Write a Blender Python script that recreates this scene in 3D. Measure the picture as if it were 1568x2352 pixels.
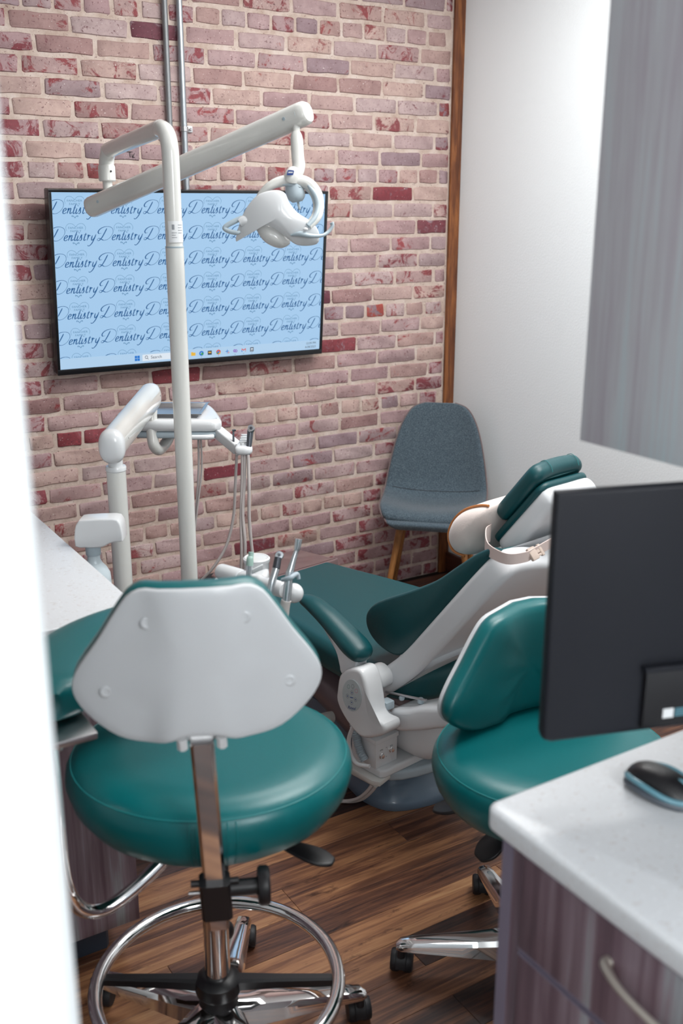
import bpy, bmesh, math, random
from mathutils import Vector, Matrix, Euler
random.seed(7)
sc = bpy.context.scene
for o in list(bpy.data.objects): bpy.data.objects.remove(o)
C = sc.collection
def V(*a): return Vector(a)

# ------------------------------------------------------------------ camera
cam_d = bpy.data.cameras.new('camera'); cam = bpy.data.objects.new('camera', cam_d); C.objects.link(cam)
cam_d.sensor_fit = 'VERTICAL'; cam_d.sensor_height = 36.0; cam_d.lens = 35.99
cam.location = (-1.0559, -3.7192, 1.70)
YAW, PITCH, ROLL = -0.552593, 0.291674, 0.000706
fw = V(-math.sin(YAW)*math.cos(PITCH), math.cos(YAW)*math.cos(PITCH), -math.sin(PITCH))
rt = fw.cross(V(0, 0, 1)).normalized(); up = rt.cross(fw)
r2 = rt*math.cos(ROLL)+up*math.sin(ROLL); u2 = -rt*math.sin(ROLL)+up*math.cos(ROLL)
cam.rotation_euler = Matrix((r2, u2, -fw)).transposed().to_euler()
cam_d.clip_start = 0.05
cam_d.dof.use_dof = True; cam_d.dof.focus_distance = 3.0; cam_d.dof.aperture_fstop = 3.4
sc.camera = cam
# ------------------------------------------------------------------ world, lights, exposure
sc.view_settings.view_transform = 'Standard'; sc.view_settings.look = 'None'
sc.view_settings.gamma = 1; sc.view_settings.use_curve_mapping = False
sc.view_settings.exposure = 0.0
w = bpy.data.worlds.new('world'); sc.world = w; w.use_nodes = True
w.node_tree.nodes['Background'].inputs[0].default_value = (0.75, 0.85, 1.0, 1)
w.node_tree.nodes['Background'].inputs[1].default_value = 0.21
def area(name, loc, target, size, size_y, power, col):
    d = bpy.data.lights.new(name, 'AREA'); d.shape = 'RECTANGLE'; d.size = size; d.size_y = size_y
    d.energy = power; d.color = col
    o = bpy.data.objects.new(name, d); C.objects.link(o); o.location = loc
    o.rotation_euler = (Vector(target)-Vector(loc)).to_track_quat('-Z', 'Y').to_euler()
    return o
area('ceiling_light_room', (0.85, -2.30, 2.70), (0.85, -2.1, 0), 1.2, 0.6, 38, (1.0, 0.995, 0.98))
area('ceiling_light_chair', (0.90, -1.30, 2.70), (0.95, -0.9, 0), 1.2, 0.6, 28, (1.0, 0.995, 0.98))
area('hall_light_front', (0.0, -4.9, 2.15), (0.3, -1.8, 0.9), 1.2, 1.0, 57, (0.97, 0.99, 1.0))
area('hall_light_left', (-1.95, -4.4, 2.2), (-0.3, -3.1, 1.2), 1.2, 0.8, 25, (0.96, 0.99, 1.0))

# ------------------------------------------------------------------ materials
def lin(c):
    c /= 255.0
    return c/12.92 if c <= 0.04045 else ((c+0.055)/1.055)**2.4
def rgb(r, g, b): return (lin(r), lin(g), lin(b), 1)
def mat(name, col, rough=0.5, metal=0.0, coat=0.0, emit=0.0, spec=0.5, bump=0.0, bscale=200, sheen=0.0, trans=0.0):
    m = bpy.data.materials.new(name); m.use_nodes = True
    nt = m.node_tree; b = nt.nodes['Principled BSDF']
    b.inputs['Base Color'].default_value = col; b.inputs['Roughness'].default_value = rough
    b.inputs['Metallic'].default_value = metal; b.inputs['Coat Weight'].default_value = coat
    b.inputs['Specular IOR Level'].default_value = spec; b.inputs['Sheen Weight'].default_value = sheen
    b.inputs['Transmission Weight'].default_value = trans
    if emit: b.inputs['Base Color'].default_value = (0.01, 0.01, 0.012, 1); b.inputs['Emission Color'].default_value = col; b.inputs['Emission Strength'].default_value = emit
    if bump:
        g = nt.nodes.new('ShaderNodeNewGeometry'); n = nt.nodes.new('ShaderNodeTexNoise'); n.inputs['Scale'].default_value = bscale
        n.inputs['Detail'].default_value = 4
        bp = nt.nodes.new('ShaderNodeBump'); bp.inputs['Strength'].default_value = bump; bp.inputs['Distance'].default_value = 0.002
        nt.links.new(g.outputs['Position'], n.inputs['Vector']); nt.links.new(n.outputs['Fac'], bp.inputs['Height'])
        nt.links.new(bp.outputs['Normal'], b.inputs['Normal'])
    return m
def N(nt, t, **kw):
    n = nt.nodes.new(t)
    for k, v in kw.items():
        if k in n.inputs: n.inputs[k].default_value = v
        else: setattr(n, k, v)
    return n
def ramp(nt, stops, interp='LINEAR'):
    n = nt.nodes.new('ShaderNodeValToRGB'); cr = n.color_ramp; cr.interpolation = interp
    cr.elements[0].position, cr.elements[0].color = stops[0]; cr.elements[1].position, cr.elements[1].color = stops[-1]
    for p_, c_ in stops[1:-1]:
        e = cr.elements.new(p_); e.color = c_
    return n
def mixc(nt, fac, a, b, mode='MIX'):
    n = nt.nodes.new('ShaderNodeMix'); n.data_type = 'RGBA'; n.blend_type = mode
    for s, v in ((n.inputs['Factor'], fac), (n.inputs['A'], a), (n.inputs['B'], b)):
        if hasattr(v, 'type') and hasattr(v, 'links'): nt.links.new(v, s)
        else: s.default_value = v
    return n.outputs['Result']

def brick_material():
    m = bpy.data.materials.new('limewashed_brick'); m.use_nodes = True; nt = m.node_tree; L = nt.links
    b = nt.nodes['Principled BSDF']; b.inputs['Roughness'].default_value = 0.72
    g = N(nt, 'ShaderNodeNewGeometry'); oi = N(nt, 'ShaderNodeObjectInfo')
    off = N(nt, 'ShaderNodeVectorMath', operation='SCALE'); cmb = N(nt, 'ShaderNodeCombineXYZ')
    L.new(oi.outputs['Random'], cmb.inputs[0]); L.new(oi.outputs['Random'], cmb.inputs[2])
    L.new(cmb.outputs[0], off.inputs[0]); off.inputs['Scale'].default_value = 9.0
    add = N(nt, 'ShaderNodeVectorMath', operation='ADD'); L.new(g.outputs['Position'], add.inputs[0]); L.new(off.outputs[0], add.inputs[1])
    P = add.outputs[0]
    def noise(scale, detail=4, rough=0.55, dist=0.0, vec=P):
        n = N(nt, 'ShaderNodeTexNoise', Scale=scale, Detail=detail, Roughness=rough, Distortion=dist); L.new(vec, n.inputs['Vector']); return n.outputs['Fac']
    wash = ramp(nt, [(0.0, rgb(154, 120, 119)), (0.25, rgb(192, 166, 157)), (0.5, rgb(170, 141, 143)), (0.75, rgb(189, 168, 166)), (1.0, rgb(140, 117, 125))])
    L.new(oi.outputs['Random'], wash.inputs[0])
    mott = noise(16, 5, 0.65)
    rm = ramp(nt, [(0.3, (0.78, 0.73, 0.74, 1)), (0.7, (1.12, 1.12, 1.11, 1))]); L.new(mott, rm.inputs[0])
    col = mixc(nt, 1.0, wash.outputs[0], rm.outputs[0], 'MULTIPLY')
    # bare red brick showing through
    rnd2 = N(nt, 'ShaderNodeMath', operation='MULTIPLY'); L.new(oi.outputs['Random'], rnd2.inputs[0]); rnd2.inputs[1].default_value = 37.7
    fr = N(nt, 'ShaderNodeMath', operation='FRACT'); L.new(rnd2.outputs[0], fr.inputs[0])
    red = ramp(nt, [(0.0, rgb(128, 34, 50)), (0.35, rgb(150, 46, 50)), (0.6, rgb(100, 38, 56)), (0.8, rgb(182, 72, 52)), (1.0, rgb(122, 46, 64))]); L.new(fr.outputs[0], red.inputs[0])
    pn = noise(15, 9, 0.72, 0.9)
    thr = N(nt, 'ShaderNodeMapRange'); L.new(fr.outputs[0], thr.inputs['Value'])
    thr.inputs['From Min'].default_value = 0; thr.inputs['From Max'].default_value = 1; thr.inputs['To Min'].default_value = 0.505; thr.inputs['To Max'].default_value = 0.69
    # a few bricks are nearly bare
    gt = N(nt, 'ShaderNodeMath', operation='GREATER_THAN'); L.new(oi.outputs['Random'], gt.inputs[0]); gt.inputs[1].default_value = 0.955
    sb = N(nt, 'ShaderNodeMath', operation='MULTIPLY'); L.new(gt.outputs[0], sb.inputs[0]); sb.inputs[1].default_value = 0.2
    th2 = N(nt, 'ShaderNodeMath', operation='SUBTRACT'); L.new(thr.outputs[0], th2.inputs[0]); L.new(sb.outputs[0], th2.inputs[1])
    df = N(nt, 'ShaderNodeMath', operation='SUBTRACT'); L.new(pn, df.inputs[0]); L.new(th2.outputs[0], df.inputs[1])
    mk = N(nt, 'ShaderNodeMapRange'); L.new(df.outputs[0], mk.inputs['Value']); mk.inputs['From Min'].default_value = -0.015; mk.inputs['From Max'].default_value = 0.045
    scr = ramp(nt, [(0.35, (0.75, 0.75, 0.75, 1)), (0.62, (1, 1, 1, 1)), (0.70, (1.7, 1.6, 1.6, 1))]); L.new(noise(70, 4, 0.7), scr.inputs[0])
    redc = mixc(nt, 1.0, red.outputs[0], scr.outputs[0], 'MULTIPLY')
    mk9 = N(nt, 'ShaderNodeMath', operation='MULTIPLY'); L.new(mk.outputs[0], mk9.inputs[0]); mk9.inputs[1].default_value = 0.86
    col = mixc(nt, mk9.outputs[0], col, redc)
    # fine pits and specks
    sp = ramp(nt, [(0.585, (0, 0, 0, 1)), (0.64, (1, 1, 1, 1))]); L.new(noise(110, 4, 0.65), sp.inputs[0])
    spn = ramp(nt, [(0.36, (0.05, 0.05, 0.05, 1)), (0.58, (0.85, 0.85, 0.85, 1))]); L.new(noise(22, 3), spn.inputs[0])
    sf = N(nt, 'ShaderNodeMath', operation='MULTIPLY'); L.new(sp.outputs[0], sf.inputs[0]); L.new(spn.outputs[0], sf.inputs[1])
    col = mixc(nt, sf.outputs[0], col, rgb(88, 40, 50))
    ws = ramp(nt, [(0.735, (0, 0, 0, 1)), (0.76, (1, 1, 1, 1))]); L.new(noise(190, 1, 0.4), ws.inputs[0])
    col = mixc(nt, ws.outputs[0], col, rgb(232, 222, 218))
    L.new(col, b.inputs['Base Color'])
    bp = N(nt, 'ShaderNodeBump', Strength=0.5, Distance=0.0025); L.new(noise(60, 6, 0.7), bp.inputs['Height']); L.new(bp.outputs['Normal'], b.inputs['Normal'])
    return m
def mortar_material():
    m = bpy.data.materials.new('cream_mortar'); m.use_nodes = True; nt = m.node_tree; L = nt.links
    b = nt.nodes['Principled BSDF']; b.inputs['Roughness'].default_value = 0.85
    g = N(nt, 'ShaderNodeNewGeometry'); n = N(nt, 'ShaderNodeTexNoise', Scale=14.0, Detail=6.0, Roughness=0.7); L.new(g.outputs['Position'], n.inputs['Vector'])
    r = ramp(nt, [(0.3, rgb(176, 152, 138)), (0.55, rgb(206, 188, 177)), (0.75, rgb(219, 206, 199))]); L.new(n.outputs['Fac'], r.inputs[0])
    n2 = N(nt, 'ShaderNodeTexNoise', Scale=150.0, Detail=3.0); L.new(g.outputs['Position'], n2.inputs['Vector'])
    s = ramp(nt, [(0.66, (0, 0, 0, 1)), (0.7, (0.8, 0.8, 0.8, 1))]); L.new(n2.outputs['Fac'], s.inputs[0])
    L.new(mixc(nt, s.outputs[0], r.outputs[0], rgb(120, 88, 84)), b.inputs['Base Color'])
    bp = N(nt, 'ShaderNodeBump', Strength=0.7, Distance=0.004); n3 = N(nt, 'ShaderNodeTexNoise', Scale=45.0, Detail=6.0, Roughness=0.7)
    L.new(g.outputs['Position'], n3.inputs['Vector']); L.new(n3.outputs['Fac'], bp.inputs['Height']); L.new(bp.outputs['Normal'], b.inputs['Normal'])
    return m
def streak_material(name, stops, axis_scale, rough=0.4, rnd=0.0, scale=1.0, detail=5, dist=0.0, bump=0.15, coat=0.0, broad=None, knots=False):
    """wood or laminate whose grain runs along the axis with the small scale"""
    m = bpy.data.materials.new(name); m.use_nodes = True; nt = m.node_tree; L = nt.links
    b = nt.nodes['Principled BSDF']; b.inputs['Roughness'].default_value = rough; b.inputs['Coat Weight'].default_value = coat; b.inputs['Coat Roughness'].default_value = 0.2
    g = N(nt, 'ShaderNodeNewGeometry'); oi = N(nt, 'ShaderNodeObjectInfo')
    cmb = N(nt, 'ShaderNodeCombineXYZ'); L.new(oi.outputs['Random'], cmb.inputs[0]); L.new(oi.outputs['Random'], cmb.inputs[1])
    off = N(nt, 'ShaderNodeVectorMath', operation='SCALE'); L.new(cmb.outputs[0], off.inputs[0]); off.inputs['Scale'].default_value = 17.0*(1 if rnd else 0)
    add = N(nt, 'ShaderNodeVectorMath', operation='ADD'); L.new(g.outputs['Position'], add.inputs[0]); L.new(off.outputs[0], add.inputs[1])
    ml = N(nt, 'ShaderNodeVectorMath', operation='MULTIPLY'); L.new(add.outputs[0], ml.inputs[0]); ml.inputs[1].default_value = axis_scale
    n = N(nt, 'ShaderNodeTexNoise', Scale=scale, Detail=detail, Roughness=0.62, Distortion=dist); L.new(ml.outputs[0], n.inputs['Vector'])
    n2 = N(nt, 'ShaderNodeTexNoise', Scale=scale*4.5, Detail=4.0, Roughness=0.6); L.new(ml.outputs[0], n2.inputs['Vector'])
    sm = N(nt, 'ShaderNodeMath', operation='MULTIPLY_ADD'); L.new(n2.outputs['Fac'], sm.inputs[0]); sm.inputs[1].default_value = 0.35
    s2 = N(nt, 'ShaderNodeMath', operation='MULTIPLY_ADD'); L.new(n.outputs['Fac'], s2.inputs[0]); s2.inputs[1].default_value = 0.75; s2.inputs[2].default_value = -0.05
    L.new(s2.outputs[0], sm.inputs[2])
    val = sm.outputs[0]
    if rnd:
        ra = N(nt, 'ShaderNodeMath', operation='MULTIPLY_ADD'); L.new(oi.outputs['Random'], ra.inputs[0]); ra.inputs[1].default_value = rnd; ra.inputs[2].default_value = -rnd/2
        rb = N(nt, 'ShaderNodeMath', operation='ADD'); L.new(val, rb.inputs[0]); L.new(ra.outputs[0], rb.inputs[1]); val = rb.outputs[0]
    r = ramp(nt, stops); L.new(val, r.inputs[0]); col = r.outputs[0]
    if knots:
        ks = N(nt, 'ShaderNodeVectorMath', operation='MULTIPLY'); L.new(add.outputs[0], ks.inputs[0]); ks.inputs[1].default_value = (2.6, 8.0, 1.0)
        kn = N(nt, 'ShaderNodeTexNoise', Scale=2.2, Detail=5.0, Roughness=0.7, Distortion=0.4); L.new(ks.outputs[0], kn.inputs['Vector'])
        kr = ramp(nt, [(0.60, (1, 1, 1, 1)), (0.70, (0.22, 0.17, 0.16, 1))]); L.new(kn.outputs['Fac'], kr.inputs[0])
        col = mixc(nt, 1.0, col, kr.outputs[0], 'MULTIPLY')
    L.new(col, b.inputs['Base Color'])
    bp = N(nt, 'ShaderNodeBump', Strength=bump, Distance=0.001); L.new(val, bp.inputs['Height']); L.new(bp.outputs['Normal'], b.inputs['Normal'])
    return m
def solid_surface():
    m = bpy.data.materials.new('speckled_solid_surface'); m.use_nodes = True; nt = m.node_tree; L = nt.links
    b = nt.nodes['Principled BSDF']; b.inputs['Roughness'].default_value = 0.32
    g = N(nt, 'ShaderNodeNewGeometry')
    def nz(s, d=2): 
        n = N(nt, 'ShaderNodeTexNoise', Scale=s, Detail=float(d)); L.new(g.outputs['Position'], n.inputs['Vector']); return n.outputs['Fac']
    a = ramp(nt, [(0.60, (0, 0, 0, 1)), (0.70, (0.6, 0.6, 0.6, 1))]); L.new(nz(120), a.inputs[0])
    c = mixc(nt, a.outputs[0], rgb(208, 210, 213), rgb(190, 184, 182))
    d = ramp(nt, [(0.30, (0.7, 0.7, 0.7, 1)), (0.36, (0, 0, 0, 1))]); L.new(nz(150), d.inputs[0])
    L.new(mixc(nt, d.outputs[0], c, rgb(224, 227, 230)), b.inputs['Base Color'])
    return m
def fabric_material():
    m = bpy.data.materials.new('heather_grey_fabric'); m.use_nodes = True; nt = m.node_tree; L = nt.links
    b = nt.nodes['Principled BSDF']; b.inputs['Roughness'].default_value = 0.95; b.inputs['Specular IOR Level'].default_value = 0.15; b.inputs['Sheen Weight'].default_value = 0.25
    g = N(nt, 'ShaderNodeNewGeometry'); n = N(nt, 'ShaderNodeTexNoise', Scale=420.0, Detail=3.0); L.new(g.outputs['Position'], n.inputs['Vector'])
    r = ramp(nt, [(0.35, rgb(52, 62, 72)), (0.5, rgb(76, 90, 100)), (0.65, rgb(106, 120, 128))]); L.new(n.outputs['Fac'], r.inputs[0]); L.new(r.outputs[0], b.inputs['Base Color'])
    bp = N(nt, 'ShaderNodeBump', Strength=0.4, Distance=0.001); L.new(n.outputs['Fac'], bp.inputs['Height']); L.new(bp.outputs['Normal'], b.inputs['Normal'])
    return m
M = {}
M['brick'] = brick_material(); M['mortar'] = mortar_material()
M['paint'] = mat('white_textured_wall_paint', rgb(232, 237, 239), 0.75, bump=0.35, bscale=120)
M['ceil'] = mat('ceiling_paint', rgb(225, 226, 226), 0.9)
M['plank'] = streak_material('rustic_plank_laminate', [(0.24, rgb(32, 19, 18)), (0.38, rgb(66, 40, 32)), (0.52, rgb(112, 73, 52)), (0.64, rgb(154, 108, 75)), (0.82, rgb(182, 140, 100))], (1.3, 22.0, 1.0), 0.40, rnd=0.36, scale=1.4, dist=0.8, coat=0.15, knots=True)
M['subfloor'] = mat('dark_plank_joint', rgb(34, 20, 16), 0.8)
M['trimwood'] = streak_material('stained_trim_wood', [(0.25, rgb(52, 26, 14)), (0.45, rgb(104, 58, 32)), (0.62, rgb(146, 90, 48)), (0.8, rgb(172, 112, 62))], (26.0, 26.0, 2.2), 0.45, scale=1.3, dist=1.2)
M['basewood'] = streak_material('dark_baseboard_wood', [(0.25, rgb(44, 22, 18)), (0.5, rgb(82, 46, 34)), (0.8, rgb(120, 72, 48))], (2.0, 2.0, 26.0), 0.45, scale=1.3)
M['laminate'] = streak_material('grey_mauve_vertical_laminate', [(0.30, rgb(72, 56, 64)), (0.42, rgb(104, 84, 92)), (0.52, rgb(128, 112, 120)), (0.60, rgb(148, 152, 156)), (0.72, rgb(106, 90, 98))], (9.0, 9.0, 0.35), 0.5, scale=1.6, dist=0.2, bump=0.05)
M['edgeband'] = mat('cabinet_edge_band', rgb(116, 108, 124), 0.5)
M['toekick'] = mat('slate_vinyl_toe_kick', rgb(52, 62, 76), 0.6)
M['counter'] = solid_surface()
M['teal'] = mat('teal_vinyl_upholstery', rgb(0, 95, 98), 0.34, bump=0.10, bscale=260, spec=0.5)
M['tealdeep'] = mat('teal_vinyl_chair_upholstery', rgb(4, 68, 73), 0.40, bump=0.10, bscale=260, spec=0.45)
M['tealseam'] = mat('teal_seam_thread', rgb(8, 112, 114), 0.5)
M['white'] = mat('gloss_white_plastic', rgb(216, 218, 220), 0.22, coat=0.3)
M['enamel'] = mat('cream_white_enamel', rgb(212, 212, 208), 0.2, coat=0.4)
M['shellw'] = mat('satin_white_shell_plastic', rgb(218, 220, 223), 0.34)
M['stoolw'] = mat('stool_shell_white_plastic', rgb(200, 203, 206), 0.34)
M['greyp'] = mat('pale_grey_plastic', rgb(168, 182, 190), 0.35)
M['greybrown'] = mat('grey_brown_metal_cover', rgb(128, 116, 120), 0.3, 0.25)  # grey-brown of the lift arm cover and seat underpan
M['slate'] = mat('slate_grey_base_enamel', rgb(98, 116, 134), 0.3, coat=0.3, bump=0.1, bscale=400)
M['chrome'] = mat('chrome', (0.86, 0.85, 0.85, 1), 0.07, 1.0)
M['steel'] = mat('brushed_steel', (0.55, 0.54, 0.55, 1), 0.28, 1.0)
M['conduit'] = mat('galvanised_conduit', (0.42, 0.45, 0.48, 1), 0.42, 0.85, bump=0.3, bscale=90)
M['black'] = mat('black_plastic', rgb(22, 21, 24), 0.38)
M['rubber'] = mat('black_rubber', rgb(28, 28, 32), 0.55)
M['monitor'] = mat('matte_black_monitor_plastic', rgb(22, 24, 31), 0.5, spec=0.3)
M['bezel'] = mat('tv_bezel_black', rgb(16, 16, 20), 0.25)
M['screen'] = mat('tv_screen_pale_blue', rgb(164, 202, 236), 0.3, emit=0.97)
M['bar'] = mat('tv_taskbar', rgb(176, 208, 236), 0.3, emit=0.97)
M['ink'] = mat('tv_lettering_blue', rgb(10, 88, 146), 0.4, emit=0.9)
M['ink2'] = mat('tv_thin_line_blue', rgb(84, 136, 178), 0.4, emit=0.9)
M['white_em'] = mat('tv_icon_white', rgb(230, 240, 250), 0.4, emit=0.9)
for k_, c_ in dict(i_blue=(20, 120, 212), i_yel=(240, 190, 60), i_red=(220, 70, 55), i_grn=(60, 160, 90), i_pur=(150, 110, 200), i_dk=(40, 50, 70)).items():
    M[k_] = mat('tv_icon_'+k_[2:], rgb(*c_), 0.4, emit=0.9)
M['labelw'] = mat('printed_label_white', rgb(222, 224, 226), 0.4)
M['labelg'] = mat('printed_label_grey_ink', rgb(140, 144, 150), 0.5)
M['labelb'] = mat('printed_blue', rgb(28, 66, 140), 0.4)
M['panelgrey'] = mat('membrane_keypad', rgb(186, 196, 198), 0.4)
M['pinkink'] = mat('pink_ink', rgb(210, 140, 160), 0.5)
M['greenink'] = mat('green_grey_ink', rgb(120, 160, 155), 0.5)
M['hose'] = mat('pale_grey_silicone_hose', rgb(176, 168, 166), 0.4)
M['hosew'] = mat('cream_vacuum_hose', rgb(206, 198, 194), 0.45)
M['bottle'] = mat('translucent_water_bottle', rgb(196, 208, 214), 0.3)
M['plush'] = mat('ivory_plush_fabric', rgb(228, 214, 208), 0.95, sheen=0.5, spec=0.1, bump=0.25, bscale=350)
M['piping'] = mat('tan_leather_piping', rgb(186, 118, 66), 0.6)
M['strap'] = mat('blush_webbing', rgb(222, 202, 196), 0.8, bump=0.3, bscale=700)
M['buckle'] = mat('beige_buckle_plastic', rgb(190, 172, 160), 0.4)
M['fabric'] = fabric_material()
M['legwood'] = streak_material('walnut_leg_wood', [(0.3, rgb(110, 70, 34)), (0.6, rgb(158, 108, 60)), (0.8, rgb(176, 126, 74))], (40.0, 40.0, 3.0), 0.4, scale=1.2)
M['marker'] = mat('black_marker_ink', rgb(34, 26, 30), 0.7)
M['brushnickel'] = mat('brushed_nickel_handle', rgb(205, 198, 188), 0.32, 0.7)
M['vinyl'] = mat('clear_vinyl_painted_reflection', rgb(112, 88, 88), 0.3, coat=0.4)  # opaque brown stands in for the brick wall reflected in clear vinyl
M['mouseg'] = mat('mouse_graphite', rgb(74, 80, 88), 0.3)
M['mouseb'] = mat('mouse_teal_grey_band', rgb(88, 134, 148), 0.25, coat=0.4)
M['mint'] = mat('mint_nozzle_tip', rgb(160, 190, 180), 0.4)
M['alu'] = mat('satin_aluminium', (0.62, 0.66, 0.69, 1), 0.25, 0.9)
M['gun'] = mat('gunmetal', (0.12, 0.13, 0.15, 1), 0.3, 0.9)
M['acrylic'] = mat('frosted_lamp_lens', rgb(206, 206, 204), 0.18, coat=0.5)
M['navy'] = mat('navy_gloss_patch', rgb(18, 40, 120), 0.2, coat=0.5)

# ------------------------------------------------------------------ mesh helpers
def finish(bm, name, m, parent=None, smooth=True, kind=None, label=None, subsurf=0, auto=None, origin=None):
    bmesh.ops.recalc_face_normals(bm, faces=bm.faces)
    if parent is not None: org = getattr_world(parent)
    elif origin is not None: org = Vector(origin)
    else:
        xs = [v.co.x for v in bm.verts]; ys = [v.co.y for v in bm.verts]; zs = [v.co.z for v in bm.verts]
        org = V((min(xs)+max(xs))/2, (min(ys)+max(ys))/2, min(zs))
    for v in bm.verts: v.co -= org
    me = bpy.data.meshes.new(name); bm.to_mesh(me); bm.free()
    if smooth:
        me.polygons.foreach_set('use_smooth', [True]*len(me.polygons))
        me.set_sharp_from_angle(angle=math.radians(38 if auto is None else auto))
    me.materials.append(m)
    o = bpy.data.objects.new(name, me); C.objects.link(o)
    if parent is None: o.location = org; WORLD[o.name] = org.copy()
    else:
        o.parent = parent; WORLD[o.name] = org.copy()
    if subsurf:
        s = o.modifiers.new('sub', 'SUBSURF'); s.levels = subsurf; s.render_levels = subsurf
    if kind: o['kind'] = kind
    if label: o['label'] = label
    return o
WORLD = {}
def getattr_world(o): return WORLD[o.name]
def thing(name, loc, label, cat, group=None):
    o = bpy.data.objects.new(name, None); C.objects.link(o); o.location = loc; o.empty_display_size = 0.05
    WORLD[o.name] = Vector(loc)
    o['label'] = label; o['category'] = cat
    if group: o['group'] = group
    return o
def tag(o, label, cat, group=None):
    o['label'] = label; o['category'] = cat
    if group: o['group'] = group
    return o
def B(): return bmesh.new()
def ident(p): return p
def box(bm, lo, hi, f=ident, bev=0.0, seg=2):
    x0, y0, z0 = lo; x1, y1, z1 = hi
    vs = [bm.verts.new(f(V(*c))) for c in ((x0,y0,z0),(x1,y0,z0),(x1,y1,z0),(x0,y1,z0),(x0,y0,z1),(x1,y0,z1),(x1,y1,z1),(x0,y1,z1))]
    fs = [bm.faces.new([vs[i] for i in q]) for q in ((3,2,1,0),(4,5,6,7),(0,1,5,4),(1,2,6,5),(2,3,7,6),(3,0,4,7))]
    if bev:
        es = set(e for q in fs for e in q.edges)
        bmesh.ops.bevel(bm, geom=list(es), offset=bev, segments=seg, profile=0.6, affect='EDGES', clamp_overlap=True)
def loft(bm, rings, cap0=True, cap1=True, closed=True):
    R_ = [[bm.verts.new(p) for p in r] for r in rings]
    n = len(R_[0])
    for a, b in zip(R_[:-1], R_[1:]):
        for i in range(n if closed else n-1):
            j = (i+1) % n
            bm.faces.new((a[i], a[j], b[j], b[i]))
    if cap0: bm.faces.new(R_[0][::-1])
    if cap1: bm.faces.new(R_[-1])
    return R_
def crom(pts, n=8, closed=False):
    pts = [Vector(p) for p in pts]; out = []; m = len(pts)
    rng = range(m) if closed else range(m-1)
    for i in rng:
        if closed: p0, p1, p2, p3 = pts[(i-1) % m], pts[i], pts[(i+1) % m], pts[(i+2) % m]
        else: p0, p1, p2, p3 = pts[max(i-1, 0)], pts[i], pts[i+1], pts[min(i+2, m-1)]
        for k in range(n):
            t = k/n
            out.append(0.5*((2*p1)+(-p0+p2)*t+(2*p0-5*p1+4*p2-p3)*t*t+(-p0+3*p1-3*p2+p3)*t**3))
    if not closed: out.append(pts[-1].copy())
    return out
def tube(bm, pts, r, n=16, sub=6, rz=None, smooth=True, cap=True, upv=None):
    """round (or elliptic, rz) tube along a path; r a number or one radius per point"""
    rr = r if isinstance(r, (list, tuple)) else [r]*len(pts)
    if smooth and len(pts) > 2:
        P = crom(pts, sub); K = crom([V(a, 0, 0) for a in rr], sub); rr = [k.x for k in K]
    else: P = [Vector(p) for p in pts]
    rings = []; prev = None
    for i, p in enumerate(P):
        t = (P[min(i+1, len(P)-1)]-P[max(i-1, 0)]).normalized()
        if prev is None:
            u_ = Vector(upv) if upv else (V(0, 0, 1) if abs(t.z) < 0.9 else V(1, 0, 0))
            a = (u_-t*u_.dot(t)).normalized()
        else: a = (prev-t*prev.dot(t)).normalized()
        prev = a; b = t.cross(a)
        q = rz/rr[0] if rz else 1
        rings.append([p+a*(rr[i]*math.cos(2*math.pi*k/n))*q+b*(rr[i]*math.sin(2*math.pi*k/n)) for k in range(n)])
    loft(bm, rings, cap, cap)
def lathe(bm, prof, c, ax=(0, 0, 1), n=24, sx=1.0, sy=1.0, xdir=None):
    """profile [(radius, height)] about the axis"""
    ax = Vector(ax).normalized(); u_ = Vector(xdir) if xdir else (V(1, 0, 0) if abs(ax.x) < 0.9 else V(0, 1, 0))
    a = (u_-ax*u_.dot(ax)).normalized(); b = ax.cross(a); c = Vector(c)
    rings = [[c+ax*h+a*(max(r, 1e-4)*sx*math.cos(2*math.pi*k/n))+b*(max(r, 1e-4)*sy*math.sin(2*math.pi*k/n)) for k in range(n)] for r, h in prof]
    loft(bm, rings)
def round_profile(pts, n=4): return crom([V(a, b, 0) for a, b in pts], n, True)
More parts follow.
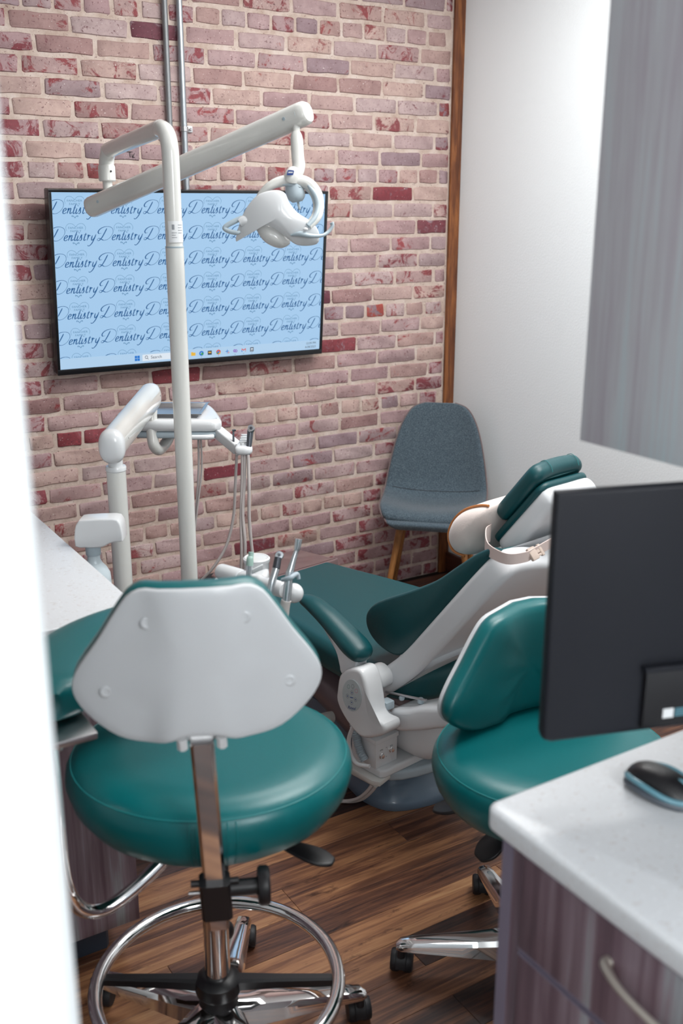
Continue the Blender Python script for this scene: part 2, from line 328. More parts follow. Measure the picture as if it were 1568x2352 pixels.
def pad(bm, outline, f, th, r, seg=6, crown0=0.0, crown1=0.0, smooth=4, caprings=0):
    """cushion: closed 2-D outline, thickness th along w, edge radius r; f maps (x,y,w) to world"""
    P = crom([V(a, b, 0) for a, b in outline], smooth, True) if smooth else [V(a, b, 0) for a, b in outline]
    n = len(P); area_ = sum(P[i].x*P[(i+1) % n].y-P[(i+1) % n].x*P[i].y for i in range(n))
    sg = 1 if area_ > 0 else -1
    nor = []
    for i in range(n):
        t = (P[(i+1) % n]-P[i-1]).normalized(); nor.append(V(-t.y, t.x, 0)*sg)   # inward
    def ring(inset, w): return [f(V(P[i].x+nor[i].x*inset, P[i].y+nor[i].y*inset, w)) for i in range(n)]
    rings = []
    for k in range(seg+1):
        a = math.pi/2*k/seg; rings.append(ring(r*(1-math.sin(a)), r*(1-math.cos(a)) if r < th/2 else th/2*(1-math.cos(a))))
    top = []
    for k in range(seg+1):
        a = math.pi/2*k/seg; top.append(ring(r*(1-math.cos(a)), (th-r+r*math.sin(a)) if r < th/2 else th/2+th/2*math.sin(a)))
    rings += top if r < th/2 else top[1:]
    cx = sum(p.x for p in P)/n; cy = sum(p.y for p in P)/n
    if caprings:
        def capr(base_w, crown):
            out = []
            for k in range(1, caprings+1):
                s = 1-k/(caprings+0.3)
                out.append([f(V(cx+(P[i].x+nor[i].x*r-cx)*s, cy+(P[i].y+nor[i].y*r-cy)*s, base_w+crown*(1-s*s))) for i in range(n)])
            return out
        rings = list(reversed(capr(0, -crown0)))+rings+capr(th, crown1)
    loft(bm, rings)
    big = [q for q in bm.faces if len(q.verts) > 8]
    if big: bmesh.ops.triangulate(bm, faces=big, ngon_method='EAR_CLIP')
def ellipsoid(bm, c, rx, ry, rz, f=ident, nu=20, nv=12, e=1.0):
    rings = []
    for j in range(1, nv):
        a = -math.pi/2+math.pi*j/nv
        ca = abs(math.cos(a))**e; sa = math.copysign(abs(math.sin(a))**e, a)
        ring = []
        for i in range(nu):
            b = 2*math.pi*i/nu
            cb = math.copysign(abs(math.cos(b))**e, math.cos(b)); sb = math.copysign(abs(math.sin(b))**e, math.sin(b))
            ring.append(f(V(c[0]+rx*ca*cb, c[1]+ry*ca*sb, c[2]+rz*sa)))
        rings.append(ring)
    loft(bm, rings)
def one(fn, name, m, parent=None, **kw):
    bm = B(); fn(bm); return finish(bm, name, m, parent, **kw)
def cyl(bm, a, b, r, n=16, r1=None): tube(bm, [a, b], [r, r1 if r1 is not None else r], n, smooth=False)
def textmesh(s, size, f, name, m, parent, align='LEFT', depth=0.0):
    cu = bpy.data.curves.new('t', 'FONT'); cu.body = s; cu.size = size; cu.align_x = align; cu.resolution_u = 3
    o = bpy.data.objects.new('t', cu); me = bpy.data.meshes.new_from_object(o)
    bm = B(); bm.from_mesh(me); bpy.data.objects.remove(o)
    for v in bm.verts: v.co = f(v.co.copy())
    bpy.data.meshes.remove(me)
    if name is None: return bm
    return finish(bm, name, m, parent, smooth=False)
def merge(bm, other):
    me = bpy.data.meshes.new('tmp'); other.to_mesh(me); other.free(); bm.from_mesh(me); bpy.data.meshes.remove(me)

# ================================================================== SETTING
XR = 1.835; ZC = 2.75
# floor and planks
fl = one(lambda b: box(b, (-2.6, -5.9, -0.12), (2.2, 0.1, -0.004)), 'floor', M['subfloor'], kind='structure', smooth=False, origin=(0, 0, 0))
PW = 0.1053
def plank_mesh(Lp):
    bm = B(); box(bm, (0, 0, -0.004), (Lp-0.0008, PW-0.0008, 0.0), bev=0.0006, seg=1); me = bpy.data.meshes.new('plank'); bm.to_mesh(me); bm.free()
    me.materials.append(M['plank']); return me
pl_cache = {}
joints = {0: 0.0, 1: 0.40, -1: 0.86, -5: 0.15, -4: 0.75}   # joints seen in the photograph, by row
npl = 0
for k in range(-24, 17):
    y0 = -1.714+k*PW-PW*0    # a seam between rows
    if y0 > -0.02: continue
    y0 = -1.819+k*PW
    if y0 < -3.9 or y0 > -0.02: continue
    xj = joints.get(k, random.uniform(-0.6, 0.6))
    Lp = 1.22
    x = xj
    while x > -1.35: x -= Lp
    while x < XR:
        xa, xb = x, min(x+Lp, XR+0.1)
        Lq = round(xb-xa, 2)
        if Lq > 0.03 and xb > -1.35:
            if Lq not in pl_cache: pl_cache[Lq] = plank_mesh(Lq)
            o = bpy.data.objects.new('plank', pl_cache[Lq]); C.objects.link(o); o.parent = fl; o.location = (xa, y0, 0); npl += 1
        x += Lp
# remaining floor out of view
def rest(b):
    box(b, (-2.6, -5.9, -0.004), (2.1, -3.93, 0.0)); box(b, (-2.6, -3.93, -0.004), (-1.36, 0.0, 0.0))
one(rest, 'plank_field', M['plank'], fl, smooth=False, kind='stuff')

# walls
wb = one(lambda b: box(b, (-2.6, 0.0035, 0), (2.0, 0.14, ZC)), 'wall_back', M['mortar'], kind='structure', smooth=False, origin=(0, 0, 0))
one(lambda b: box(b, (XR, -5.9, 0), (XR+0.12, 0.0, ZC)), 'wall_right', M['paint'], kind='structure', smooth=False)
one(lambda b: box(b, (-2.6, -2.9, 0), (-2.48, 0.0, ZC)), 'wall_left', M['paint'], kind='structure', smooth=False)
one(lambda b: box(b, (-2.72, -5.9, 0), (-2.6, -2.9, ZC)), 'wall_hall_left', M['paint'], kind='structure', smooth=False)
one(lambda b: box(b, (-2.6, -5.9, 0), (2.0, -5.78, ZC)), 'wall_hall', M['paint'], kind='structure', smooth=False)
def door_wall(b):   # drywall return with a rounded corner beside the camera
    out = [(-2.6, -2.92), (-2.6, -3.05)]
    cx, cy, r = -0.903, -3.028, 0.022
    out += [(cx+r*math.sin(a), cy-r*math.cos(a)) for a in [math.pi/2*i/8 for i in range(9)]]
    out += [(-0.881, -2.92)]
    lo = [V(x, y, 0) for x, y in out]; hi = [V(x, y, ZC) for x, y in out]
    loft(b, [lo, hi])
one(door_wall, 'wall_front', M['paint'], kind='structure')
one(lambda b: box(b, (0.385, -5.78, 0), (0.50, -2.64, ZC)), 'wall_partition', M['paint'], kind='structure', smooth=False)
one(lambda b: box(b, (-2.6, -5.9, ZC), (2.0, 0.1, ZC+0.1)), 'ceiling', M['ceil'], kind='structure', smooth=False)
# corner trim boards and baseboards
def ctrim(b):
    box(b, (XR-0.053, -0.014, 0.0), (XR, 0.0, ZC), bev=0.002)
one(ctrim, 'trim_1', M['trimwood'], kind='structure', label='stained knotty wood corner board between brick and white wall')
one(lambda b: box(b, (XR-0.018, -4.9, 0.0), (XR, -0.014, 0.10), bev=0.003), 'baseboard_right', M['basewood'], kind='structure')

# ---- brick courses
anchors = [(0.441-6*0.0690, -6), (0.441, 0), (0.859, 6), (1.263, 12), (1.814, 20), (2.355, 28), (2.355+6*0.0676, 34)]
def course_z(k):
    for (z0, k0), (z1, k1) in zip(anchors[:-1], anchors[1:]):
        if k <= k1: return z0+(z1-z0)*(k-k0)/(k1-k0)
    return anchors[-1][0]
headers = {0, 6, 12, 20, 28, 34}
def brick_mesh(Lb, seed, hb=0.0535):
    rnd = random.Random(seed); bm = B(); J = lambda s: rnd.uniform(-s, s)
    nx = 4 if Lb > 0.15 else 3
    prot = -0.0005+J(0.0012)
    F_ = []
    def outline(ins, y, j):
        pts = []
        c = 0.0045
        xs0, xs1, z0, z1 = -Lb/2+ins, Lb/2-ins, -hb/2+ins, hb/2-ins
        pts.append((xs0+c, z0)); pts += [(xs0+(xs1-xs0)*i/nx, z0) for i in range(1, nx)]; pts.append((xs1-c, z0))
        pts.append((xs1, z0+c)); pts.append((xs1, z1-c)); pts.append((xs1-c, z1))
        pts += [(xs1-(xs1-xs0)*i/nx, z1) for i in range(1, nx)]; pts.append((xs0+c, z1)); pts.append((xs0, z1-c)); pts.append((xs0, z0+c))
        return [V(x+j[i][0], y, z+j[i][1]) for i, (x, z) in enumerate(pts)]
    n_ = 2*(nx-1)+8
    j = [(J(0.003), J(0.0022)) for _ in range(n_)]
    loft(bm, [outline(0, 0.02, j), outline(0.0, prot+0.004, j), outline(0.003, prot, j)], cap0=False)
    me = bpy.data.meshes.new('brick'); bmesh.ops.recalc_face_normals(bm, faces=bm.faces); bm.to_mesh(me); bm.free()
    me.polygons.foreach_set('use_smooth', [True]*len(me.polygons)); me.set_sharp_from_angle(angle=math.radians(50))
    me.materials.append(M['brick']); return me
stretch = [brick_mesh(0.198+random.uniform(-0.006, 0.006), i) for i in range(12)]
heads = [brick_mesh(0.094+random.uniform(-0.004, 0.004), 100+i) for i in range(8)]
def project(p):
    d = Vector(p)-cam.location; z = d.dot(fw)
    return (784+2351.1*d.dot(r2)/z, 1176-2351.1*d.dot(u2)/z, z)
blist = []
for k in range(-6, 35):
    z = course_z(k); head = k in headers
    pitch = 0.1035 if head else 0.2085
    ph = random.uniform(-0.03, 0.03)+(0 if k % 2 else pitch/2)
    x = -1.3+ph
    while x < XR-0.06:
        xa, xb = x, x+pitch
        if xa < XR-0.03:
            xe = min(xb, XR-0.052)
            Lb = xe-xa-0.0125
            if Lb > 0.025: blist.append((xa+Lb/2+0.005, z, Lb, head))
        x = xb
def shown(x, z):
    px, py, zz = project((x, 0, z))
    if not (-35 < px < 1100 and -30 < py < 1420): return -1
    u_, v_ = x, z
    if 0.10 < x < 1.0 and 1.15 < z < 1.70: return -1    # behind the television
    if px < 20+0.079*(py-200): return -1
    return 1/zz
rank = sorted(blist, key=lambda t: -shown(t[0], t[1]))
bulk = B()
for i, (x, z, Lb, head) in enumerate(rank):
    me = random.choice(heads if (head or Lb < 0.13) else stretch)
    base = 0.094 if (head or Lb < 0.13) else 0.198
    rot = random.uniform(-0.006, 0.006)
    zz = z+random.uniform(-0.0015, 0.0015)
    if i < 300:
        o = bpy.data.objects.new('brick', me); C.objects.link(o); o.parent = wb; o.location = (x, 0, zz); o.scale = (Lb/base, 1, 1); o.rotation_euler = (0, rot, 0)
    else:
        b2 = B(); b2.from_mesh(me)
        for v in b2.verts: v.co = V(v.co.x*Lb/base+x, v.co.y, v.co.z+zz)
        merge(bulk, b2)
o = finish(bulk, 'brick_field', M['brick'], wb, kind='stuff', auto=50)
def ribbon(bm, pts, wfun, f, sub=5):
    P = crom([V(a, b, 0) for a, b in pts], sub); prev = None; n = len(P)
    for i, p in enumerate(P):
        t = (P[min(i+1, n-1)]-P[max(i-1, 0)]); t = t.normalized() if t.length else V(1, 0, 0)
        h = wfun(t)*(0.45+0.55*min(1, i/3, (n-1-i)/3)); nn = V(-t.y, t.x, 0)*h
        cur = (bm.verts.new(f(p+nn)), bm.verts.new(f(p-nn)))
        if prev: bm.faces.new((prev[0], prev[1], cur[1], cur[0]))
        prev = cur
def scrawl(b):
    f = lambda p: V(0.335+p.x*0.016, -0.0035, 1.862+p.y*0.016)
    for s in ([(-0.4, 1.25), (0.3, 1.2), (1.1, 1.2)], [(0.35, 1.2), (0.4, 0.7), (0.45, 0.0)], [(0.8, 0.9), (1.05, 0.05), (1.2, 0.4), (1.5, 1.0)], [(1.1, 0.0), (1.6, 0.1)]):
        ribbon(b, s, lambda t: 0.07, f)
one(scrawl, 'marker_scrawl', M['marker'], wb, smooth=False, label='letters TV scribbled in black marker')

# ---- conduits
M['conduit_dull'] = mat('dull_zinc_conduit', (0.26, 0.27, 0.28, 1), 0.55, 0.8, bump=0.3, bscale=90)
def conduit(x, r, label, clampz, y=-0.018):
    t = thing('conduit_pipe', (x, y, 1.70), label, 'pipe')
    one(lambda b: cyl(b, V(x, y, 1.66), V(x, y, ZC), r, 16), 'pipe', M['conduit_dull' if x < 0.52 else 'conduit'], t)
    for z in clampz:
        def cl(b):
            lathe(b, [(r+0.001, -0.009), (r+0.004, -0.008), (r+0.004, 0.008), (r+0.001, 0.009)], (x, y, z))
            box(b, (x+r, -0.010, z-0.011), (x+r+0.026, -0.004, z+0.011), bev=0.002)
            lathe(b, [(0.005, 0), (0.005, 0.004), (0.003, 0.006)], (x+r+0.016, -0.010, z), ax=(0, -1, 0), n=8)
        one(cl, 'clamp', M['steel'], t)
conduit(0.493, 0.0105, 'thin dull grey conduit pipe, left one of two above the television', [2.62])
conduit(0.549, 0.0115, 'brighter conduit pipe with strap clamp, right one of two above the television', [1.965])

# ================================================================== TELEVISION
TL = 0.088; TW, TH_ = 1.10, 0.642; TZ = 1.111
def tvf(p): # p = (u across, v up, w out of the screen)
    return V(p.x, -0.060-p.y*math.sin(TL)-p.z*math.cos(TL), TZ+p.y*math.cos(TL)-p.z*math.sin(TL))
tv = thing('flat_screen_television', (TW/2, -0.05, TZ), 'large wall-mounted flat television with pale blue screen of repeated lettering', 'television')
def fr(b):
    bw = 0.0105
    pad(b, [(0.004, 0), (TW-0.004, 0), (TW, 0.004), (TW, TH_-0.004), (TW-0.004, TH_), (0.004, TH_), (0, TH_-0.004), (0, 0.004)], lambda p: tvf(V(p.x, p.y, p.z-0.045)), 0.0445, 0.004, smooth=0)
one(fr, 'back_case', M['bezel'], tv)
def fr2(b):
    for lo, hi in (((0, 0, 0), (TW, 0.020, 0.008)), ((0, TH_-0.0105, 0), (TW, TH_, 0.008)), ((0, 0.020, 0), (0.0105, TH_-0.0105, 0.008)), ((TW-0.0105, 0.020, 0), (TW, TH_-0.0105, 0.008))):
        box(b, lo, hi, tvf, bev=0.0015)
one(fr2, 'frame', M['bezel'], tv)
SX0, SX1, SY0, SY1 = 0.0115, TW-0.0115, 0.021, TH_-0.0115
scr = one(lambda b: box(b, (SX0-0.001, SY0-0.001, 0), (SX1+0.001, SY1+0.001, 0.002), tvf), 'screen', M['screen'], tv, smooth=False)
BART = 0.058
one(lambda b: box(b, (SX0, SY0, 0.002), (SX1, BART, 0.0024), tvf), 'task_bar', M['bar'], scr, smooth=False)
def stand_off(b): box(b, (0.35, 0.1, -0.075), (0.75, 0.5, -0.044), tvf, bev=0.004)
one(stand_off, 'wall_bracket', M['black'], tv)
GL = [ # glyph strokes (x, y) in x-heights
 [[(1.25,2.25),(1.1,1.7),(0.85,0.9),(0.55,0.25),(0.15,-0.08),(-0.15,0.1),(0.05,0.38),(0.6,0.22),(1.2,-0.02),(1.9,0.12),(2.5,0.7),(2.72,1.5),(2.4,2.2),(1.7,2.55),(0.8,2.55),(0.0,2.2),(-0.35,1.65),(-0.1,1.25),(0.35,1.35)], 2.95],
 [[(0.0,0.42),(0.4,0.55),(0.52,0.85),(0.3,1.0),(0.06,0.65),(0.1,0.15),(0.35,0.0),(0.7,0.25)], 0.72],
 [[(0.0,0.75),(0.16,1.0),(0.14,0.5),(0.1,0.0)], 0.0], [[(0.12,0.4),(0.36,0.92),(0.56,0.95),(0.56,0.45),(0.6,0.05),(0.76,0.05),(0.95,0.3)], 0.92],
 [[(0.28,1.7),(0.2,0.9),(0.16,0.2),(0.3,0.0),(0.52,0.22)], 0.0], [[(0.0,1.05),(0.5,1.1)], 0.5],
 [[(0.14,1.0),(0.1,0.4),(0.14,0.05),(0.28,0.02),(0.46,0.25)], 0.0], [[(0.2,1.38),(0.26,1.5)], 0.46],
 [[(0.05,0.3),(0.26,1.12),(0.3,0.7),(0.42,0.3),(0.3,0.02),(0.02,0.08)], 0.66],
 [[(0.28,1.42),(0.2,0.9),(0.16,0.2),(0.3,0.0),(0.52,0.22)], 0.0], [[(-0.05,1.08),(0.6,1.14)], 0.62],
 [[(0.0,0.75),(0.16,1.05),(0.2,0.85),(0.12,0.0)], 0.0], [[(0.16,0.5),(0.34,0.95),(0.58,0.86)], 0.76],
 [[(0.08,0.95),(0.06,0.35),(0.2,0.02),(0.42,0.2),(0.62,0.7)], 0.0], [[(0.68,1.15),(0.56,0.3),(0.3,-0.6),(-0.1,-1.05),(-0.38,-0.9)], 0.8],
]
def logo_bms():
    word = B(); fine = B()
    X0 = 0.0; US, VS = 0.0178, 0.0180
    def F(p): return V((X0+p.x+0.30*p.y)*US, p.y*VS, 0)
    for st, adv in GL:
        if adv == 2.95:
            ribbon(word, st, lambda t: 0.038+0.075*max(0, -t.y), F); X0 += adv-0.12
        else:
            ribbon(word, [(a*1.10, c) for a, c in st], lambda t: 0.040+0.065*abs(t.y), F); X0 += adv*1.17
    # the heart line around the two small words, and the flourish under the big one
    for s in (1, -1):
        ribbon(fine, [(5.35-0.05*s, 2.55), (5.35+0.6*s, 3.1), (5.35+1.4*s, 3.15), (5.35+1.95*s, 2.55), (5.35+1.8*s, 1.8)], lambda t: 0.03, lambda p: V(p.x*US, p.y*VS, 0))
        ribbon(fine, [(5.3, -0.85), (5.3+0.25*s, -0.5), (5.3+0.6*s, -0.4), (5.3+0.5*s, -0.65)], lambda t: 0.06, lambda p: V(p.x*US, p.y*VS, 0))
    for s_, yy in (('FANCHER', 2.20), ('FAMILY', 1.58)):
        merge(fine, textmesh(s_, 0.0108, lambda c: V(c.x*1.12+5.35*US, c.y*0.95+yy*VS, 0), None, None, None, 'CENTER'))
    return word, fine
lw, lf_ = logo_bms()
lwm = bpy.data.meshes.new('a'); lw.to_mesh(lwm); lfm = bpy.data.meshes.new('b'); lf_.to_mesh(lfm); lw.free(); lf_.free()
def tile(me, name, m):
    big = B()
    for r_ in range(7):
        v0 = (1.672-TZ)-0.0905*r_+0.0
        for c_ in range(7):
            u0 = -0.002+0.1725*c_-0.003
            b2 = B(); b2.from_mesh(me)
            for v in b2.verts: v.co.x += u0; v.co.y += v0
            merge(big, b2)
    for co, no in (((SX0+0.001, 0, 0), (-1, 0, 0)), ((SX1-0.001, 0, 0), (1, 0, 0)), ((0, BART+0.001, 0), (0, -1, 0)), ((0, SY1-0.001, 0), (0, 1, 0))):
        bmesh.ops.bisect_plane(big, geom=big.verts[:]+big.edges[:]+big.faces[:], plane_co=co, plane_no=no, clear_outer=True)
    for v in big.verts: v.co = tvf(V(v.co.x, v.co.y, 0.0026))
    return finish(big, name, m, scr, smooth=False)
tile(lwm, 'script_lettering', M['ink'])['kind'] = 'stuff'; tile(lfm, 'small_lettering', M['ink2'])['kind'] = 'stuff'
ty = 0.5*(SY0+BART)
def sq(b, u, v, w, h, z=0.0027): box(b, (u-w/2, v-h/2, z-0.0003), (u+w/2, v+h/2, z), tvf)
def winlogo(b):
    for a in (-1, 1):
        for c in (-1, 1): sq(b, 0.302+a*0.0052, ty+c*0.0052, 0.0092, 0.0092)
one(winlogo, 'start_icon', M['i_blue'], scr, smooth=False)
one(lambda b: sq(b, 0.385, ty, 0.125, 0.024, 0.0026), 'search_box', M['white_em'], scr, smooth=False)
textmesh('Search', 0.0165, lambda c: tvf(V(c.x+0.355, c.y+ty-0.005, 0.0029)), 'search_text', M['i_dk'], scr)
def lens(b):
    ribbon(b, [(0.338+0.005*math.cos(a), ty+0.002+0.005*math.sin(a)) for a in [i*0.7 for i in range(10)]], lambda t: 0.0009, lambda p: tvf(V(p.x, p.y, 0.0029)))
    ribbon(b, [(0.3415, ty-0.002), (0.346, ty-0.007)], lambda t: 0.001, lambda p: tvf(V(p.x, p.y, 0.0029)))
one(lens, 'search_lens', M['i_dk'], scr, smooth=False)
def disc(b, u, v, r, z=0.0027, r0=0.0):
    n = 18
    o_ = [b.verts.new(tvf(V(u+r*math.cos(i*2*math.pi/n), v+r*math.sin(i*2*math.pi/n), z))) for i in range(n)]
    if r0:
        i_ = [b.verts.new(tvf(V(u+r0*math.cos(i*2*math.pi/n), v+r0*math.sin(i*2*math.pi/n), z))) for i in range(n)]
        for i in range(n): b.faces.new((o_[i], o_[(i+1) % n], i_[(i+1) % n], i_[i]))
    else: b.faces.new(o_)
IC = [0.528, 0.562, 0.597, 0.634, 0.671, 0.706, 0.743, 0.779]
one(lambda b: (sq(b, IC[0], ty-0.001, 0.018, 0.012), sq(b, IC[0]-0.005, ty+0.006, 0.008, 0.003)), 'folder_icon', M['i_yel'], scr, smooth=False)
one(lambda b: disc(b, IC[1], ty, 0.0095, r0=0.004), 'browser_icon', M['i_blue'], scr, smooth=False)
one(lambda b: disc(b, IC[1]+0.003, ty-0.002, 0.005, 0.0029), 'browser_icon_accent', M['i_grn'], scr, smooth=False)
one(lambda b: sq(b, IC[2], ty, 0.017, 0.016), 'shop_icon', M['i_dk'], scr, smooth=False)
one(lambda b: (sq(b, IC[2]-0.003, ty+0.001, 0.005, 0.005, 0.0029), sq(b, IC[2]+0.003, ty+0.001, 0.005, 0.005, 0.0029)), 'shop_icon_accent', M['i_yel'], scr, smooth=False)
one(lambda b: disc(b, IC[3], ty, 0.0095, r0=0.0045), 'wheel_icon', M['i_red'], scr, smooth=False)
one(lambda b: sq(b, IC[3]+0.005, ty-0.004, 0.007, 0.007, 0.0029), 'wheel_icon_accent', M['i_yel'], scr, smooth=False)
one(lambda b: sq(b, IC[3]-0.005, ty-0.004, 0.006, 0.007, 0.0029), 'wheel_icon_second_accent', M['i_grn'], scr, smooth=False)
one(lambda b: disc(b, IC[3], ty, 0.004, 0.0030), 'wheel_icon_centre', M['i_blue'], scr, smooth=False)
def cross(b):
    for a in ([(-0.008, 0), (0.008, 0.001)], [(0, -0.008), (0.001, 0.008)]):
        ribbon(b, [(IC[4]+x, ty+y) for x, y in a], lambda t: 0.0016, lambda p: tvf(V(p.x, p.y, 0.0028)))
one(cross, 'snip_icon', M['i_blue'], scr, smooth=False)
one(lambda b: disc(b, IC[4]+0.006, ty-0.005, 0.003, 0.0028, 0.0015), 'snip_icon_accent', M['i_red'], scr, smooth=False)
one(lambda b: (disc(b, IC[5]-0.003, ty, 0.006, 0.0028, 0.002), disc(b, IC[5]+0.004, ty-0.001, 0.006, 0.0029, 0.003)), 'ring_icon', M['i_pur'], scr, smooth=False)
def mm(b): ribbon(b, [(IC[6]-0.008, ty-0.007), (IC[6]-0.008, ty+0.006), (IC[6], ty-0.001), (IC[6]+0.008, ty+0.006), (IC[6]+0.008, ty-0.007)], lambda t: 0.0018, lambda p: tvf(V(p.x, p.y, 0.0028)), sub=2)
one(mm, 'mail_icon', M['i_red'], scr, smooth=False)
one(lambda b: (sq(b, IC[6]-0.008, ty-0.004, 0.003, 0.006, 0.0030)), 'mail_icon_accent', M['i_blue'], scr, smooth=False)
one(lambda b: (sq(b, IC[7], ty, 0.015, 0.017)), 'app_icon', M['i_dk'], scr, smooth=False)
one(lambda b: (sq(b, IC[7], ty+0.002, 0.009, 0.006, 0.0029), sq(b, IC[7]-0.003, ty-0.005, 0.003, 0.003, 0.0029), sq(b, IC[7]+0.003, ty-0.005, 0.003, 0.003, 0.0029)), 'app_icon_accent', M['white_em'], scr, smooth=False)
def dots(b):
    for i in (1, 3, 5, 6, 7): sq(b, IC[i], SY0+0.004, 0.004, 0.0012)
one(dots, 'running_marks', M['i_dk'], scr, smooth=False, kind='stuff')
textmesh('12:59 PM', 0.0125, lambda c: tvf(V(c.x+SX1-0.016, c.y+ty+0.003, 0.0029)), 'clock_text', M['i_dk'], scr, 'RIGHT')
textmesh('6/28/2023', 0.0125, lambda c: tvf(V(c.x+SX1-0.016, c.y+ty-0.012, 0.0029)), 'date_text', M['i_dk'], scr, 'RIGHT')

# ================================================================== CABINETS
def cabinet_right():
    X0, Y0 = -0.226, -2.800        # front face x, end y
    t = thing('base_cabinet', (0.08, -3.7, 0), 'grey laminate drawer cabinet under the speckled counter holding the mouse', 'cabinet')
    one(lambda b: box(b, (X0+0.02, -4.85, 0.10), (0.36, Y0-0.004, 0.872), bev=0.002), 'body', M['laminate'], t)
    one(lambda b: box(b, (X0-0.001, Y0-0.022, 0.0), (0.36, Y0, 0.874), bev=0.0015), 'end_panel', M['laminate'], t)
    one(lambda b: box(b, (X0-0.0025, Y0-0.0215, 0.0), (X0-0.001, Y0-0.0005, 0.874)), 'edge_band', M['edgeband'], t)
    one(lambda b: box(b, (X0+0.07, -4.85, 0.0), (0.34, Y0-0.03, 0.10)), 'toe_kick', M['toekick'], t)
    zs = [(0.716, 0.866), (0.420, 0.708), (0.108, 0.412)]
    for c_, (ya, yb) in enumerate(((-3.40, -2.838), (-4.10, -3.404), (-4.82, -4.104))):
        for k, (za, zb) in enumerate(zs):
            d = one(lambda b: box(b, (X0-0.001, ya+0.002, za), (X0+0.019, yb-0.002, zb), bev=0.0012), 'drawer', M['laminate'], t)
            for ze, zf in ((zb-0.0016, zb+0.0006), (za-0.0006, za+0.0016)): one(lambda b: box(b, (X0-0.0016, ya+0.002, ze), (X0+0.018, yb-0.002, zf)), 'edge_band', M['edgeband'], d)
            ym = (ya+yb)/2; zm = (za+zb)/2+ (0.018 if k == 0 else 0.05)
            h = 0.118
            def hd(b):
                P = [(X0, ym-h, zm), (X0-0.010, ym-h*0.97, zm), (X0-0.026, ym-h*0.6, zm), (X0-0.032, ym, zm), (X0-0.026, ym+h*0.6, zm), (X0-0.010, ym+h*0.97, zm), (X0, ym+h, zm)]
                tube(b, P, [0.008, 0.0065, 0.005, 0.0048, 0.005, 0.0065, 0.008], 10, 5)
            one(hd, 'handle', M['brushnickel'], d)
    ct = one(lambda b: pad(b, [(-0.247, -4.9)]+[(-0.229-0.018*math.cos(q*math.pi/16), -2.798+0.018*math.sin(q*math.pi/16)) for q in range(9)]+[(0.378, -2.780), (0.378, -4.9)], ident_z(0.880), 0.038, 0.009, seg=5, smooth=0), 'countertop', M['counter'])
    tag(ct, 'white speckled countertop in the right foreground under mouse and monitor', 'countertop')
def ident_z(z0): return lambda p: V(p.x, p.y, z0+p.z)
cabinet_right()
def cabinet_upper():
    X0, X1, Y0, Y1, Z0 = 0.008, 0.382, -4.6, -2.655, 1.37
    t = thing('wall_cabinet', (0.2, -3.6, Z0), 'pale grey streaked laminate wall cabinet hanging above the monitor', 'cabinet')
    one(lambda b: box(b, (X0+0.02, Y0, Z0+0.002), (X1, Y1, 2.45), bev=0.002), 'body', M['laminate_light'], t)
    for ya, yb in ((-3.13, Y1), (-3.61, -3.134), (-4.09, -3.614), (-4.6, -4.094)):
        one(lambda b: box(b, (X0, ya+0.0015, Z0), (X0+0.0185, yb-0.0015, 2.45), bev=0.0015), 'door', M['laminate_light'], t)
M['laminate_light'] = streak_material('pale_streaked_laminate', [(0.30, rgb(142, 134, 142)), (0.43, rgb(166, 160, 168)), (0.52, rgb(178, 179, 184)), (0.60, rgb(176, 190, 195)), (0.72, rgb(160, 152, 160))], (9.0, 9.0, 0.35), 0.42, scale=1.6, dist=0.2, bump=0.05)
cabinet_upper()
def cabinet_left():
    t = thing('base_cabinet', (-0.95, -1.2, 0), 'dark laminate cabinet behind the front stool on the left', 'cabinet')
    one(lambda b: box(b, (-1.9, -1.745, 0.10), (-0.396, -0.62, 0.874), bev=0.002), 'body', M['laminate'], t)
    one(lambda b: box(b, (-1.9, -1.752, 0.10), (-1.15, -1.746, 0.872), bev=0.001), 'door', M['laminate'], t)
    one(lambda b: box(b, (-1.146, -1.752, 0.10), (-0.396, -1.746, 0.872), bev=0.001), 'door', M['laminate'], t)
    one(lambda b: pad(b, [(-1.9, -1.69), (-0.46, -1.69), (-0.452, -1.68), (-0.452, -0.66), (-1.9, -0.66)], ident_z(0.0), 0.10, 0.004, seg=2, smooth=0), 'toe_kick', M['toekick'], t)
    ct = one(lambda b: pad(b, [(-1.92, -1.87), (-0.478, -1.87), (-0.386, -1.778), (-0.385, -0.6), (-1.92, -0.6)], ident_z(0.876), 0.038, 0.003, seg=3, smooth=0), 'countertop', M['counter'])
    tag(ct, 'white speckled countertop at left, corner pointing towards the lamp pole', 'countertop')
cabinet_left()

